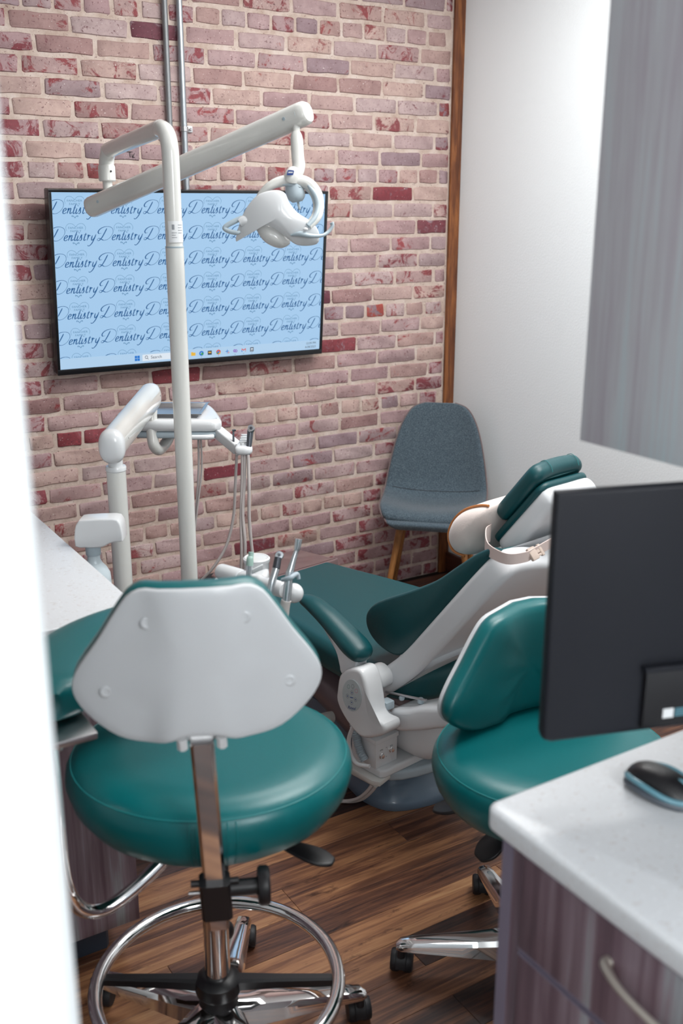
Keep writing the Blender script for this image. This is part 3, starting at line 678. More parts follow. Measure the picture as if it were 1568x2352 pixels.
# ================================================================== MONITOR AND MOUSE
def monitor():
    a = math.radians(108); D = V(math.sin(a), math.cos(a), 0); Nn = V(-math.cos(a), math.sin(a), 0)   # D to the right, Nn away from the camera
    Nn = V(0, 0, 1).cross(D)
    P0 = V(-0.178, -2.812, 1.003)
    ti = math.radians(0)
    f = lambda p: P0+D*p.x+V(0, 0, 1)*p.y+Nn*p.z     # w grows away from the camera (towards the stool)
    t = thing('computer_monitor', f(V(0.30, -0.09, 0.02)), 'black computer monitor seen from behind on the right counter', 'monitor')
    W_, H_ = 0.61, 0.352
    one(lambda b: pad(b, [(0.014, 0), (W_-0.014, 0), (W_-0.004, 0.004), (W_, 0.014), (W_, H_), (0, H_), (0, 0.014), (0.004, 0.004)], f, 0.020, 0.006, seg=4, smooth=0), 'back_case', M['monitor'], t)
    one(lambda b: box(b, (0.008, 0.012, 0.0195), (W_-0.008, H_-0.008, 0.0215), f), 'display', M['bezel'], t)
    # thicker centre hump with a recessed port bay and its label
    one(lambda b: pad(b, [(0.230, 0.105), (0.38, 0.105), (0.38, 0.25), (0.230, 0.25)], lambda p: f(V(p.x, p.y, -0.008+p.z)), 0.009, 0.006, seg=4, smooth=0), 'rear_hump', M['monitor'], t)
    pb = one(lambda b: pad(b, [(0.142, 0.010), (0.47, 0.010), (0.47, 0.096), (0.142, 0.096)], lambda p: f(V(p.x, p.y, -0.009+p.z)), 0.010, 0.003, seg=2, smooth=0), 'port_bay', M['black'], t)
    one(lambda b: box(b, (0.138, 0.094, -0.014), (0.47, 0.102, 0.0), f, bev=0.002), 'bay_lip', M['monitor'], t)
    def lab(b): box(b, (0.172, 0.022, -0.0098), (0.188, 0.036, -0.0088), f)
    one(lab, 'white_sticker', M['labelw'], pb, smooth=False)
    def lab2(b):
        for k in range(4): box(b, (0.190, 0.023+k*0.0034, -0.0098), (0.206, 0.0250+k*0.0034, -0.0088), f)
    one(lab2, 'sticker_lines', M['mouseb'], pb, smooth=False)
    one(lambda b: pad(b, [(0.34, -0.088), (0.42, -0.088), (0.42, 0.20), (0.34, 0.20)], lambda p: f(V(p.x, p.y, -0.035+p.z)), 0.018, 0.006, seg=3, smooth=0), 'stand_neck', M['black'], t)
    one(lambda b: pad(b, [(0.31, -0.03), (0.46, -0.03), (0.46, 0.17), (0.31, 0.17)], lambda p: f(V(p.x, -0.0845+p.z, p.y)), 0.009, 0.003, seg=3, smooth=0), 'stand_base', M['black'], t)
monitor()
def mouse():
    c = V(-0.020, -2.889, 0.9183); a = math.radians(-80)
    ex = V(math.cos(a), math.sin(a), 0); ey = V(-math.sin(a), math.cos(a), 0)   # ex: towards the buttons (camera)
    t = thing('computer_mouse', c, 'black wireless mouse with teal grey side band on right counter', 'mouse')
    L_, W_ = 0.058, 0.035
    def shp(s, zs, z0=0.0):
        def f(b):
            rings = []
            for k in range(9):
                a_ = math.pi/2*k/8; q = math.cos(a_)**0.7
                rings.append([c+ex*(math.cos(t_)*L_*q*s)+ey*(math.sin(t_)*W_*q*s*(1+0.12*math.cos(2*t_)))+V(0, 0, z0+zs*math.sin(a_)*(1-0.18*math.cos(t_)*math.cos(a_))) for t_ in [2*math.pi*i/28 for i in range(28)]])
            loft(b, rings)
        return f
    one(shp(1.0, 0.034), 'body', M['black'], t)
    def side(sgn, m, name, z0, z1, o):
        def f(b):
            P = []
            for k in range(13):
                u_ = -0.9+1.8*k/12; th_ = math.acos(max(-1, min(1, u_)))
                zz = z0+z1*math.sin(math.pi*(k/12)*1.6)
                x = u_*L_*0.98; y = math.sqrt(max(0, 1-u_*u_))*W_*(1+0.1)*(0.93)
                P.append(c+ex*x+ey*(sgn*y)+V(0, 0, zz))
            tube(b, P, [0.001]+[o]*11+[0.001], 10, 3)
        return one(f, name, m, t)
    side(-1, M['mouseg'], 'side_grip', 0.0075, 0.002, 0.0052)
    side(-1, M['mouseb'], 'side_band', 0.016, 0.004, 0.0042)
    side(1, M['mouseb'], 'side_band', 0.015, 0.004, 0.0042)
    wl = one(lambda b: ellipsoid(b, (0, 0, 0), 0.010, 0.0034, 0.006, lambda p: c+ex*(0.026+p.x)+ey*p.y+V(0, 0, 0.0262+p.z)), 'scroll_wheel', M['mouseb'], t)
mouse()

# ================================================================== STOOLS
def stool(base, seat_c, seat_top, seat_rx, seat_ry, name, label, leg0, bcen, bnorm, bw, with_ring, bh=None, seat_ang=0, tilt=0.0):
    bx, by = base
    t = thing(name, (bx, by, 0), label, 'stool', None)
    # five-star base
    one(lambda b: lathe(b, [(0.045, 0.075), (0.050, 0.085), (0.048, 0.115), (0.040, 0.128), (0.036, 0.150), (0.030, 0.155)], (bx, by, 0), n=28), 'hub', M['black'], t)
    RL = 0.302
    for k in range(5):
        a = math.radians(leg0+72*k); d = V(math.cos(a), math.sin(a), 0); s = V(-d.y, d.x, 0); o_ = V(bx, by, 0)
        def leg(b):
            rings = []
            for q in range(9):
                u_ = q/8; r = 0.028+(RL-0.028)*u_; wd = 0.034-0.016*u_; z1 = 0.130-0.034*u_**0.9; z0 = 0.072+0.004*u_
                cs = [(-wd, z0), (-wd, z1-0.012), (-wd*0.72, z1-0.003), (0, z1), (wd*0.72, z1-0.003), (wd, z1-0.012), (wd, z0)]
                rings.append([o_+d*r+s*x+V(0, 0, z) for x, z in cs])
            e = 0.006
            rings.append([o_+d*(RL+0.012)+s*(x*0.75)+V(0, 0, 0.078+(z-0.078)*0.7) for x, z in [(-0.016, 0.076), (-0.016, 0.080), (-0.0115, 0.086), (0, 0.088), (0.0115, 0.086), (0.016, 0.080), (0.016, 0.076)]])
            loft(b, rings)
        lg = one(leg, 'leg', M['chrome'], t)
        ca = 1.01+random.uniform(-0.25, 0.25); cd = V(math.cos(ca), math.sin(ca), 0); wx = V(-cd.y, cd.x, 0)
        wc = o_+d*RL+cd*0.016+V(0, 0, 0.026)
        def cst(b):
            cyl(b, o_+d*RL+V(0, 0, 0.048), o_+d*RL+V(0, 0, 0.082), 0.009, 12)
            for sg in (1, -1):
                lathe(b, [(0.008, 0.004), (0.024, 0.005), (0.026, 0.009), (0.026, 0.020), (0.023, 0.025), (0.010, 0.026)], wc, ax=wx*sg, n=20)
            rings = []
            for q in range(9):
                an = math.radians(-10+200*q/8); pr = 0.029
                cpt = wc+cd*(pr*math.cos(an))*0.92+V(0, 0, pr*math.sin(an)*0.98)
                rings.append([cpt+wx*x+ (cpt-wc).normalized()*y for x, y in ((-0.013, -0.002), (0.013, -0.002), (0.011, 0.002), (-0.011, 0.002))])
            loft(b, rings)
        one(cst, 'caster', M['rubber'], lg)
    one(lambda b: lathe(b, [(0.026, 0.14), (0.026, 0.34), (0.022, 0.345)], (bx, by, 0), n=24), 'column_sleeve', M['chrome'], t)
    one(lambda b: cyl(b, V(bx, by, 0.335), V(bx, by, seat_top-0.13), 0.014, 16), 'gas_piston', M['chrome'], t)
    sx, sy = seat_c
    zb = seat_top-0.135
    one(lambda b: (box(b, (sx-0.07, sy-0.085, zb-0.052), (sx+0.07, sy+0.085, zb-0.016), bev=0.006), lathe(b, [(0.03, zb-0.06), (0.032, zb-0.03), (0.03, zb)], (bx, by, 0))), 'seat_mechanism', M['black'], t)
    ca_, sa_ = math.cos(seat_ang), math.sin(seat_ang)
    def sf(p): return V(sx+p.x*ca_-p.y*sa_, sy+p.x*sa_+p.y*ca_, p.z)
    def seat(b):
        prof = [(0.35, -0.022), (0.62, -0.020), (0.78, -0.012), (0.89, 0.010), (0.965, 0.040), (1.0, 0.075), (0.99, 0.094), (0.962, 0.107), (0.90, 0.119), (0.78, 0.126), (0.6, 0.125), (0.3, 0.121), (0.02, 0.120)]
        n = 48; rings = []
        for r, z in prof:
            rings.append([sf(V(seat_rx*r*math.cos(2*math.pi*i/n), seat_ry*r*math.sin(2*math.pi*i/n)*(1.0), zb+0.004+z)) for i in range(n)])
        loft(b, rings)
    st = one(seat, 'seat', M['teal'], t)
    def seam(b):
        n = 60
        P = [sf(V(seat_rx*0.955*math.cos(2*math.pi*i/n), seat_ry*0.955*math.sin(2*math.pi*i/n), zb+0.004+0.1085)) for i in range(n)]
        for q in range(n):
            a_, b_ = P[q], P[(q+1) % n]
            cyl(b, a_, b_, 0.0015, 6)
    one(seam, 'seam_piping', M['tealseam'], st)
    fa = math.atan2(-0.917, -0.40)-seat_ang
    def vseam(b):
        for da in (-0.16, -0.11, 0.10, 0.16):
            a_ = fa+da; k0 = math.atan2(math.sin(a_)/seat_ry, math.cos(a_)/seat_rx)
            tube(b, [sf(V(seat_rx*r*1.002*math.cos(k0), seat_ry*r*1.002*math.sin(k0), zb+0.004+z)) for r, z in ((0.965, 0.106), (0.99, 0.094), (1.0, 0.075), (0.965, 0.040), (0.89, 0.010))], 0.0009, 5, 4)
    if with_ring: one(vseam, 'side_stitching', M['tealseam'], st)
    # back rest: shell behind, cushion towards the sitter
    nb = V(*bnorm).normalized()       # from cushion towards the sitter
    ex = nb.cross(V(0, 0, 1)).normalized(); ez = V(0, 0, 1)*math.cos(tilt)-nb*math.sin(tilt)*(-1)
    ez = (V(0, 0, 1)-nb*math.tan(tilt)).normalized(); nn = ex.cross(ez).normalized()
    if nn.dot(nb) < 0: nn = -nn
    bc = V(*bcen); k_ = bw/0.5
    ol = [(-0.122, 0.154), (-0.070, 0.165), (0.070, 0.165), (0.122, 0.154), (0.153, 0.120), (0.192, 0.060), (0.233, 0.003), (0.250, -0.035), (0.245, -0.068), (0.215, -0.105), (0.165, -0.140), (0.110, -0.152), (0.070, -0.147), (0.030, -0.134), (-0.030, -0.134), (-0.070, -0.147), (-0.110, -0.152), (-0.165, -0.140), (-0.215, -0.105), (-0.245, -0.068), (-0.250, -0.035), (-0.233, 0.003), (-0.192, 0.060), (-0.153, 0.120)]
    vh = (bh/0.318) if bh else k_
    if not with_ring: ol = [(x_, -0.150 if (y_ < -0.13 and abs(x_) < 0.12) else y_) for x_, y_ in ol]
    def wrap(p, off):
        x = p.x; c_ = 0.80*x*x      # wraps round the sitter
        rid = -0.017*math.exp(-(x/0.066)**6)
        return bc+ex*x+ez*p.y+nn*(p.z+off+c_+rid)
    def shell_f(b):
        base = [(x*k_, y*vh) for x, y in ol]
        P = crom([V(a_, b_, 0) for a_, b_ in base], 3, True); n = len(P)
        cx = 0; cy = 0.0
        def ring(s, w, ins=0): return [wrap(V(p.x*s, p.y*s, w), 0) for p in P]
        rings = [ring(0.01, 0.006), ring(0.3, 0.006), ring(0.6, 0.006), ring(0.85, 0.008), ring(0.97, 0.013), ring(0.995, 0.012), ring(1.0, 0.006), ring(0.992, 0.0015), ring(0.97, 0.0), ring(0.9, -0.001), ring(0.7, -0.001), ring(0.5, -0.001), ring(0.3, -0.001), ring(0.12, -0.001), ring(0.01, -0.001)]
        loft(b, rings)
    sh = one(shell_f, 'back_shell', M['stoolw'], t)
    def cush(b):
        P = crom([V(a_*k_*1.0, b_*vh*1.0, 0) for a_, b_ in ol], 3, True)
        def ring(s, w): return [wrap(V(p.x*s, p.y*s+ (0.003 if s > .9 else 0), w), 0) for p in P]
        loft(b, [ring(0.01, 0.012), ring(0.3, 0.012), ring(0.6, 0.012), ring(0.93, 0.012), ring(0.975, 0.013), ring(0.998, 0.020), ring(1.0, 0.030), ring(0.985, 0.042), ring(0.95, 0.051), ring(0.88, 0.058), ring(0.7, 0.064), ring(0.4, 0.067), ring(0.15, 0.068), ring(0.01, 0.068)])
    one(cush, 'back_cushion', M['teal'], t)
    for x, y in ((-0.094, 0.098), (0.094, 0.100), (-0.182, -0.045), (0.182, -0.045)):
        def scw(b):
            q = wrap(V(x*k_, y*vh, -0.0012), 0)
            lathe(b, [(0.0100, 0.0), (0.0085, 0.0012), (0.0060, 0.0014), (0.0048, 0.0004), (0.001, 0.0003)], q, ax=-nn, n=16)
        one(scw, 'screw_recess', M['stoolw'], sh)
    # spine post from the shell down to its clamp under the seat
    out = -nb
    pt = bc+ez*(-0.10*vh)-nn*0.0; pt = bc-ez*(0.155*vh)-nn*0.006
    dz = seat_top-0.14
    pb_ = V(pt.x, pt.y, 0) + out*0.0
    return t, dict(bc=bc, ex=ex, ez=ez, nn=nn, vh=vh, pt=pt, out=out, zb=zb, sx=sx, sy=sy)

# ---- front stool with foot ring and torso support
t1, s1 = stool((-0.36, -2.11), (-0.362, -2.12), 0.735, 0.270, 0.248, 'assistant_stool', 'teal stool in front with chrome foot ring, seen from behind its white backrest', -18, (-0.503, -2.414, 1.034), (0.40, 0.917, 0), 0.380, True, bh=0.252, seat_ang=math.radians(-33), tilt=0.0)
def post1():
    c = V(-0.487, -2.400, 0); out = V(-0.40, -0.917, 0); ex = s1['ex']
    top = V(-0.5035, -2.418, 0.912); bot = V(-0.452, -2.335, 0.500)
    ax = (top-bot).normalized(); sd = ex; bk = ax.cross(sd)
    def rect(b, a_, c_, w_, d_, r=0.005):
        def rg(p): return [p+sd*x+bk*y for x, y in ((-w_+r, -d_), (w_-r, -d_), (w_, -d_+r), (w_, d_-r), (w_-r, d_), (-w_+r, d_), (-w_, d_-r), (-w_, -d_+r))]
        loft(b, [rg(a_), rg(c_)])
    one(lambda b: rect(b, bot, top+ax*0.004, 0.0185, 0.009), 'spine_post', M['chrome'], t1)
    one(lambda b: rect(b, top-ax*0.010-sd*0.030, top+ax*0.010-sd*0.030, 0.008, 0.006), 'post_bracket', M['white'], t1)
    one(lambda b: rect(b, top-ax*0.010+sd*0.030, top+ax*0.010+sd*0.030, 0.008, 0.006), 'post_bracket', M['white'], t1)
    one(lambda b: rect(b, top-ax*0.002+bk*0.010, top+ax*0.050+bk*0.010, 0.022, 0.003), 'post_bracket', M['white'], t1)
    cb = bot+ax*0.034
    cl = one(lambda b: rect(b, cb, cb+ax*0.085, 0.026, 0.017), 'post_clamp', M['black'], t1)
    def arm(b):
        tube(b, [V(-0.37, -2.14, 0.575), V(-0.40, -2.24, 0.560), cb+ax*0.045], 0.014, 12, 4)
    one(arm, 'clamp_arm', M['black'], t1)
    for sg in (-1, 1):
        one(lambda b: cyl(b, cb+ax*0.078+sd*0.024*sg, cb+ax*0.078+sd*0.040*sg, 0.006, 10), 'clamp_screw', M['black'], t1)
    k0 = cb+ax*0.060+sd*0.024
    def knob(b):
        cyl(b, k0, k0+sd*0.048, 0.0145, 20)
        lathe(b, [(0.016, 0.046), (0.030, 0.048), (0.033, 0.052), (0.033, 0.064), (0.029, 0.068), (0.005, 0.069)], k0, ax=sd, n=20)
    one(knob, 'clamp_knob', M['black'], t1)
    one(lambda b: cyl(b, cb+ax*0.055-sd*0.045, cb+ax*0.055-sd*0.02, 0.0035, 10), 'clamp_bolt', M['steel'], t1)
post1()
def footring():
    zc = 0.180; R0 = 0.246
    def rg(b):
        n = 72; P = [V(-0.362+R0*math.cos(2*math.pi*i/n), -2.125+R0*math.sin(2*math.pi*i/n), zc) for i in range(n+1)]
        rings = []
        for i in range(n):
            a = 2*math.pi*i/n; d = V(math.cos(a), math.sin(a), 0); c = V(-0.362, -2.115, zc)+d*R0
            rings.append([c+d*(0.0145*math.cos(q))+V(0, 0, 0.0145*math.sin(q)) for q in [2*math.pi*j/14 for j in range(14)]])
        rings.append([p.copy() for p in rings[0]])
        loft(b, rings, False, False); bmesh.ops.remove_doubles(b, verts=b.verts, dist=1e-5)
    one(rg, 'foot_ring', M['chrome'], t1)
    one(lambda b: lathe(b, [(0.027, 0.150), (0.046, 0.154), (0.048, 0.160), (0.046, 0.182), (0.036, 0.192), (0.027, 0.194)], (-0.36, -2.11, 0), n=20), 'ring_collar', M['black'], t1)
    for k in range(2):
        a = math.radians(-30+177*k); d = V(math.cos(a), math.sin(a), 0); q_ = V(-d.y, d.x, 0)
        one(lambda b: loft(b, [[V(-0.36, -2.11, 0.174)+d*r_+q_*(w_*c_)+V(0, 0, h_*e_) for c_, e_ in ((-1, -1), (1, -1), (1, 0.6), (0.6, 1), (-0.6, 1), (-1, 0.6))] for r_, w_, h_ in ((0.03, 0.016, 0.012), (0.12, 0.012, 0.010), (0.236, 0.010, 0.008))]), 'ring_spoke', M['black'], t1)
    # ring height lever knob at the column
    one(lambda b: (cyl(b, V(-0.335, -2.085, 0.235), V(-0.315, -2.06, 0.235), 0.006, 10), ellipsoid(b, (-0.308, -2.05, 0.235), 0.014, 0.014, 0.022)), 'collar_knob', M['black'], t1)
footring()
def paddle(t, hinge, end, wid, name='height_lever'):
    h, e = V(*hinge), V(*end); d = (e-h).normalized(); s = V(-d.y, d.x, 0).normalized()
    def f(b):
        cyl(b, h, h+(e-h)*0.6, 0.005, 8)
        ln = (e-h).length
        o_ = [(ln*0.42, 0.008), (ln*0.62, wid*0.8), (ln*0.85, wid), (ln, wid*0.55), (ln*1.02, 0), (ln, -wid*0.55), (ln*0.85, -wid), (ln*0.62, -wid*0.8), (ln*0.42, -0.008)]
        n_ = d.cross(s)
        pad(b, o_, lambda p: h+d*p.x+s*p.y+n_*(p.z-0.005), 0.009, 0.004, seg=3, smooth=4)
    return one(f, name, M['black'], t)
paddle(t1, (-0.33, -2.18, 0.565), (-0.212, -2.318, 0.530), 0.024)
def torso():
    c0 = V(-0.36, -2.10, 0)
    # chrome tube out from under the seat, up to the crescent pad
    P = [(-0.37, -2.10, 0.585), (-0.42, -2.105, 0.53), (-0.50, -2.110, 0.475), (-0.575, -2.115, 0.445), (-0.625, -2.12, 0.462), (-0.652, -2.125, 0.52), (-0.664, -2.145, 0.62), (-0.672, -2.175, 0.76), (-0.680, -2.20, 0.878)]
    one(lambda b: tube(b, P, 0.0135, 18, 6), 'support_tube', M['chrome'], t1)
    one(lambda b: box(b, (-0.715, -2.26, 0.876), (-0.615, -2.15, 0.888), bev=0.003), 'mounting_plate', M['steel'], t1)
    one(lambda b: lathe(b, [(0.004, 0), (0.006, 0.003), (0.006, 0.008), (0.003, 0.011)], (-0.664, -2.186, 0.84), ax=(0.6, -0.8, 0), n=10), 'set_screw', M['steel'], t1)
    def crescent(b):
        rings = []; n = 28
        for i in range(n+1):
            u_ = i/n; a = math.radians(60+(176-60)*u_); e = min(1, (u_*n/3.0), ((1-u_)*n/3.0)); e = math.sqrt(max(0.02, 1-(1-e)**2))
            ctr = V(-0.405, -2.235, 0.927)+V(math.cos(a), math.sin(a), 0)*0.262
            d = V(math.cos(a), math.sin(a), 0)
            rings.append([ctr+d*(0.078*e*math.copysign(abs(math.cos(q))**0.75, math.cos(q)))+V(0, 0, 0.036*(0.6+0.4*e)*math.copysign(abs(math.sin(q))**0.75, math.sin(q))) for q in [2*math.pi*j/20 for j in range(20)]])
        loft(b, rings)
    one(crescent, 'torso_pad', M['teal'], t1)
torso()

# ---- operator stool at the right
t2, s2 = stool((0.335, -2.300), (0.355, -2.295), 0.605, 0.262, 0.245, 'operator_stool', 'teal stool on casters beside the right counter, its cushion facing the camera', 145, (0.396, -2.125, 0.722), (-0.06, -0.99, 0), 0.500, False, bh=0.268, seat_ang=math.radians(-12), tilt=-0.05)
one(lambda b: tube(b, [V(0.375, -2.20, 0.455), V(0.395, -2.06, 0.445), V(0.405, -2.035, 0.52), V(0.405, -2.085, 0.66)], 0.014, 12, 6), 'back_post', M['chrome'], t2)
paddle(t2, (0.33, -2.24, 0.445), (0.205, -2.085, 0.375), 0.032)
paddle(t2, (0.34, -2.27, 0.445), (0.200, -2.250, 0.345), 0.033, 'tilt_lever')
def adj(b):
    cyl(b, V(0.208, -2.205, 0.455), V(0.206, -2.208, 0.405), 0.006, 12); cyl(b, V(0.30, -2.215, 0.455), V(0.205, -2.205, 0.455), 0.004, 8)
one(adj, 'adjuster_stub', M['chrome'], t2)

# ================================================================== GREY GUEST CHAIR
def guest_chair():
    O_ = V(1.52, -0.30, 0); a = math.radians(-28)   # facing direction
    f_ = V(-0.6756, -0.7373, 0); s_ = V(-f_.y, f_.x, 0)   # s_ to the chair's ... right in view
    def P(fw_, sd, z): return O_+f_*fw_+s_*sd+V(0, 0, z)
    t = thing('side_chair', tuple(O_), 'grey fabric shell chair with wooden legs in the brick corner', 'chair')
    path = [(0.165, 0.408), (0.178, 0.422), (0.176, 0.440), (0.160, 0.454), (0.12, 0.459), (0.05, 0.450), (-0.015, 0.443), (-0.070, 0.448), (-0.118, 0.466), (-0.144, 0.512), (-0.160, 0.575), (-0.174, 0.65), (-0.186, 0.72), (-0.195, 0.78), (-0.201, 0.825), (-0.205, 0.850), (-0.207, 0.863)]
    wid = [0.140, 0.172, 0.193, 0.206, 0.217, 0.223, 0.226, 0.226, 0.225, 0.221, 0.212, 0.198, 0.181, 0.160, 0.134, 0.105, 0.062]
    PP_ = crom([V(x, z, w_) for (x, z), w_ in zip(path, wid)], 3)
    nx = 14
    def surf(off):
        g = []
        for i, p in enumerate(PP_):
            tg = (PP_[min(i+1, len(PP_)-1)]-PP_[max(i-1, 0)]); tg = V(tg.x, tg.y, 0).normalized()
            n_ = V(tg.y, -tg.x, 0)      # front/up side
            if n_.y < 0 and i < len(PP_)*0.5: n_ = -n_
            if i >= len(PP_)*0.5 and n_.x < 0: n_ = -n_
            row = []
            mid = math.sin(math.pi*min(1, max(0, (i-3)/(len(PP_)-4))))
            for j in range(nx+1):
                x = -1+2*j/nx; lift = 0.055*mid*abs(x)**2.4
                row.append(P(p.x+n_.x*(lift+off), p.z*x, p.y+n_.y*(lift+off)))
            g.append(row)
        return g
    def f(b):
        A, Bk = surf(0.0), surf(-0.028)
        va = [[b.verts.new(q) for q in r] for r in A]; vb = [[b.verts.new(q) for q in r] for r in Bk]
        R_, C_ = len(va), len(va[0])
        for i in range(R_-1):
            for j in range(C_-1):
                b.faces.new((va[i][j], va[i][j+1], va[i+1][j+1], va[i+1][j])); b.faces.new((vb[i][j], vb[i+1][j], vb[i+1][j+1], vb[i][j+1]))
        for i in range(R_-1):
            for j in (0, C_-1): b.faces.new((va[i][j], va[i+1][j], vb[i+1][j], vb[i][j]))
        for j in range(C_-1):
            for i in (0, R_-1): b.faces.new((va[i][j], va[i][j+1], vb[i][j+1], vb[i][j]))
    shell = one(f, 'upholstered_shell', M['fabric'], t, subsurf=1, auto=180)
    def seamline(b):
        g = surf(0.0014); i = int(len(g)*0.52)
        tube(b, [q for q in g[i][1:-1]], 0.0011, 5, 2)
    one(seamline, 'seat_seam', M['marker'], shell)
    def edge(b):
        g = surf(-0.014)
        tube(b, [r[-1]+s_*0.0015 for r in g], 0.003, 6, 1)
        tube(b, [r[0]-s_*0.0015 for r in g], 0.003, 6, 1)
    one(edge, 'edge_seam', mat('tan_edge_seam', rgb(120, 104, 104), 0.8), shell)
    for fa, sb in ((1, 1), (1, -1), (-1, 1), (-1, -1)):
        one(lambda b: tube(b, [P(0.080*fa, 0.125*sb, 0.415), P(0.15*fa, 0.190*sb, 0.0)], [0.0165, 0.0105], 14, smooth=False), 'leg', M['legwood'], t)
    one(lambda b: (box(b, (-0.08, -0.12, 0.392), (0.09, 0.12, 0.410), lambda p: P(p.x, p.y, p.z), bev=0.003)), 'seat_frame', M['black'], t)
guest_chair()

# ================================================================== DENTAL CHAIR
AN = math.radians(10.0)
DT = V(-math.sin(AN), math.cos(AN), 0); DS = V(math.cos(AN), math.sin(AN), 0); DO = V(0.60, -1.42, 0)
def cw(u_, s, z): return DO+DT*u_+DS*s+V(0, 0, z)
dc = thing('dental_chair', tuple(DO), 'reclined teal dental patient chair with white shell in the middle of the room', 'dental chair')
def top_pad(z0): return lambda p: cw(p.x, p.y, z0+p.z+0.018*(max(0, -p.x-0.02)/0.2)**2*0)
# seat and leg rest in one long cushion
leg_out = [(0.745, -0.165), (0.755, 0.0), (0.745, 0.165), (0.70, 0.19), (0.50, 0.225), (0.30, 0.262), (0.10, 0.285), (-0.08, 0.292), (-0.20, 0.262), (-0.27, 0.17), (-0.295, 0.0), (-0.27, -0.17), (-0.20, -0.252), (-0.08, -0.282), (0.10, -0.272), (0.30, -0.245), (0.50, -0.215), (0.70, -0.185)]
seatp = one(lambda b: pad(b, leg_out, lambda p: cw(p.x, p.y, 0.405+p.z-0.02*max(0, p.x-0.45)*0), 0.095, 0.034, seg=7, smooth=4), 'seat_cushion', M['tealdeep'], dc)
# clear plastic sleeve over the toe end, brick reflection painted into its colour
toe_out = [(0.762, -0.176), (0.772, 0.0), (0.762, 0.176), (0.70, 0.206), (0.61, 0.222), (0.585, 0.20), (0.585, -0.20), (0.61, -0.214), (0.70, -0.202)]
one(lambda b: pad(b, toe_out, lambda p: cw(p.x, p.y, 0.398+p.z), 0.1035, 0.006, seg=3, smooth=3), 'toe_cover', M['vinyl'], dc, label='clear plastic toe cover with brown brick reflection painted in')
one(lambda b: pad(b, [(0.80, -0.21), (0.80, -0.11), (0.74, -0.10), (0.60, -0.15), (0.60, -0.228), (0.74, -0.235)], lambda p: cw(p.x, p.y, 0.405+p.z), 0.085, 0.03, seg=5, smooth=3), 'toe_edge_guard', M['rubber'], dc)
one(lambda b: pad(b, [(0.70, -0.14), (0.70, 0.14), (0.1, 0.21), (-0.22, 0.21), (-0.24, 0), (-0.22, -0.21), (0.1, -0.21)], lambda p: cw(p.x, p.y, 0.372+p.z), 0.034, 0.008, seg=2, smooth=2), 'seat_underpan', M['greybrown'], dc)
# backrest shell and cushion
# profiles are in the plane (u, z), swept across the chair
AB = (-0.27, 0.61); BD = (-0.6278, 0.7784); BN = (-0.7784, -0.6278)       # incline of the backrest in (u, z)
def back(t_, sd, off, o_=AB): return cw(o_[0]+BD[0]*t_+BN[0]*off, sd, o_[1]+BD[1]*t_+BN[1]*off)
B2 = (-0.749, 0.663)
def back2(t_, sd, off):      # the shell bends forward into two hinge prongs below t = 0
    k = min(1.0, max(0.0, -t_/0.12)); I = 0.0 if t_ >= 0 else (-t_*t_/0.24 if t_ > -0.12 else t_+0.06)
    d = (BD[0]*(1-k)+B2[0]*k, BD[1]*(1-k)+B2[1]*k); l_ = math.hypot(*d); d = (d[0]/l_, d[1]/l_)
    return cw(AB[0]+BD[0]*t_+(B2[0]-BD[0])*I-d[1]*off, sd, AB[1]+BD[1]*t_+(B2[1]-BD[1])*I+d[0]*off)
hb_ = [(-0.238, -0.264), (-0.243, -0.250), (-0.236, -0.238), (-0.20, -0.234), (-0.12, -0.231), (-0.07, -0.222), (-0.048, -0.195), (-0.042, -0.12), (-0.042, 0.0)]
ht_ = [(0.365, 0.0), (0.372, -0.08), (0.398, -0.16), (0.412, -0.225), (0.398, -0.256), (0.36, -0.268), (0.28, -0.272), (0.14, -0.272), (0.0, -0.272), (-0.12, -0.272), (-0.20, -0.271)]
bs_out = hb_+[(a, -c) for a, c in reversed(hb_[:-1])]+[(a, -c) for a, c in reversed(ht_)]+ht_[1:]
def bshell(b):
    pad(b, bs_out, lambda p: back2(p.x, p.y, p.z), 0.068, 0.0165, seg=6, smooth=4)
one(bshell, 'backrest_shell', M['shellw'], dc, auto=60)
cush_prof = [(-0.262, 0.585), (-0.232, 0.560), (-0.190, 0.545), (-0.135, 0.555), (-0.097, 0.580), (-0.082, 0.614), (-0.092, 0.650), (-0.135, 0.688), (-0.245, 0.748), (-0.335, 0.802), (-0.406, 0.860), (-0.460, 0.905), (-0.500, 0.932), (-0.528, 0.942), (-0.536, 0.930), (-0.520, 0.910), (-0.490, 0.878), (-0.435, 0.810), (-0.345, 0.692), (-0.300, 0.620)]
def bcush(b):
    def f(p):
        s = p.z-0.262; dish = -0.018*(1-(s/0.262)**2)
        t_ = (p.x-AB[0])*BD[0]+(p.y-AB[1])*BD[1]; k = min(1, max(0, (t_-0.12)/0.26))**2*0.06*max(0, 1-(s/0.27)**2)
        return cw(p.x+dish*0.5-BD[0]*k, s, p.y+dish-BD[1]*k)
    P = crom([V(a, c, 0) for a, c in cush_prof], 4, True)
    n = len(P); rings = []
    ws = [(0.011, 0.0), (0.006, 0.003), (0.003, 0.008), (0.001, 0.016), (0, 0.038)]
    ws = ws+[(0, 0.038+(0.524-0.076)*k/8) for k in range(1, 8)]+[(a, 0.524-w_) for a, w_ in reversed(ws)]
    area_ = sum(P[i].x*P[(i+1) % n].y-P[(i+1) % n].x*P[i].y for i in range(n)); sg = 1 if area_ > 0 else -1
    nor = []
    for i in range(n):
        t_ = (P[(i+1) % n]-P[i-1]).normalized(); nor.append(V(-t_.y, t_.x, 0)*sg)
    for ins, w_ in ws: rings.append([f(V(P[i].x+nor[i].x*ins, P[i].y+nor[i].y*ins, w_)) for i in range(n)])
    loft(b, rings)
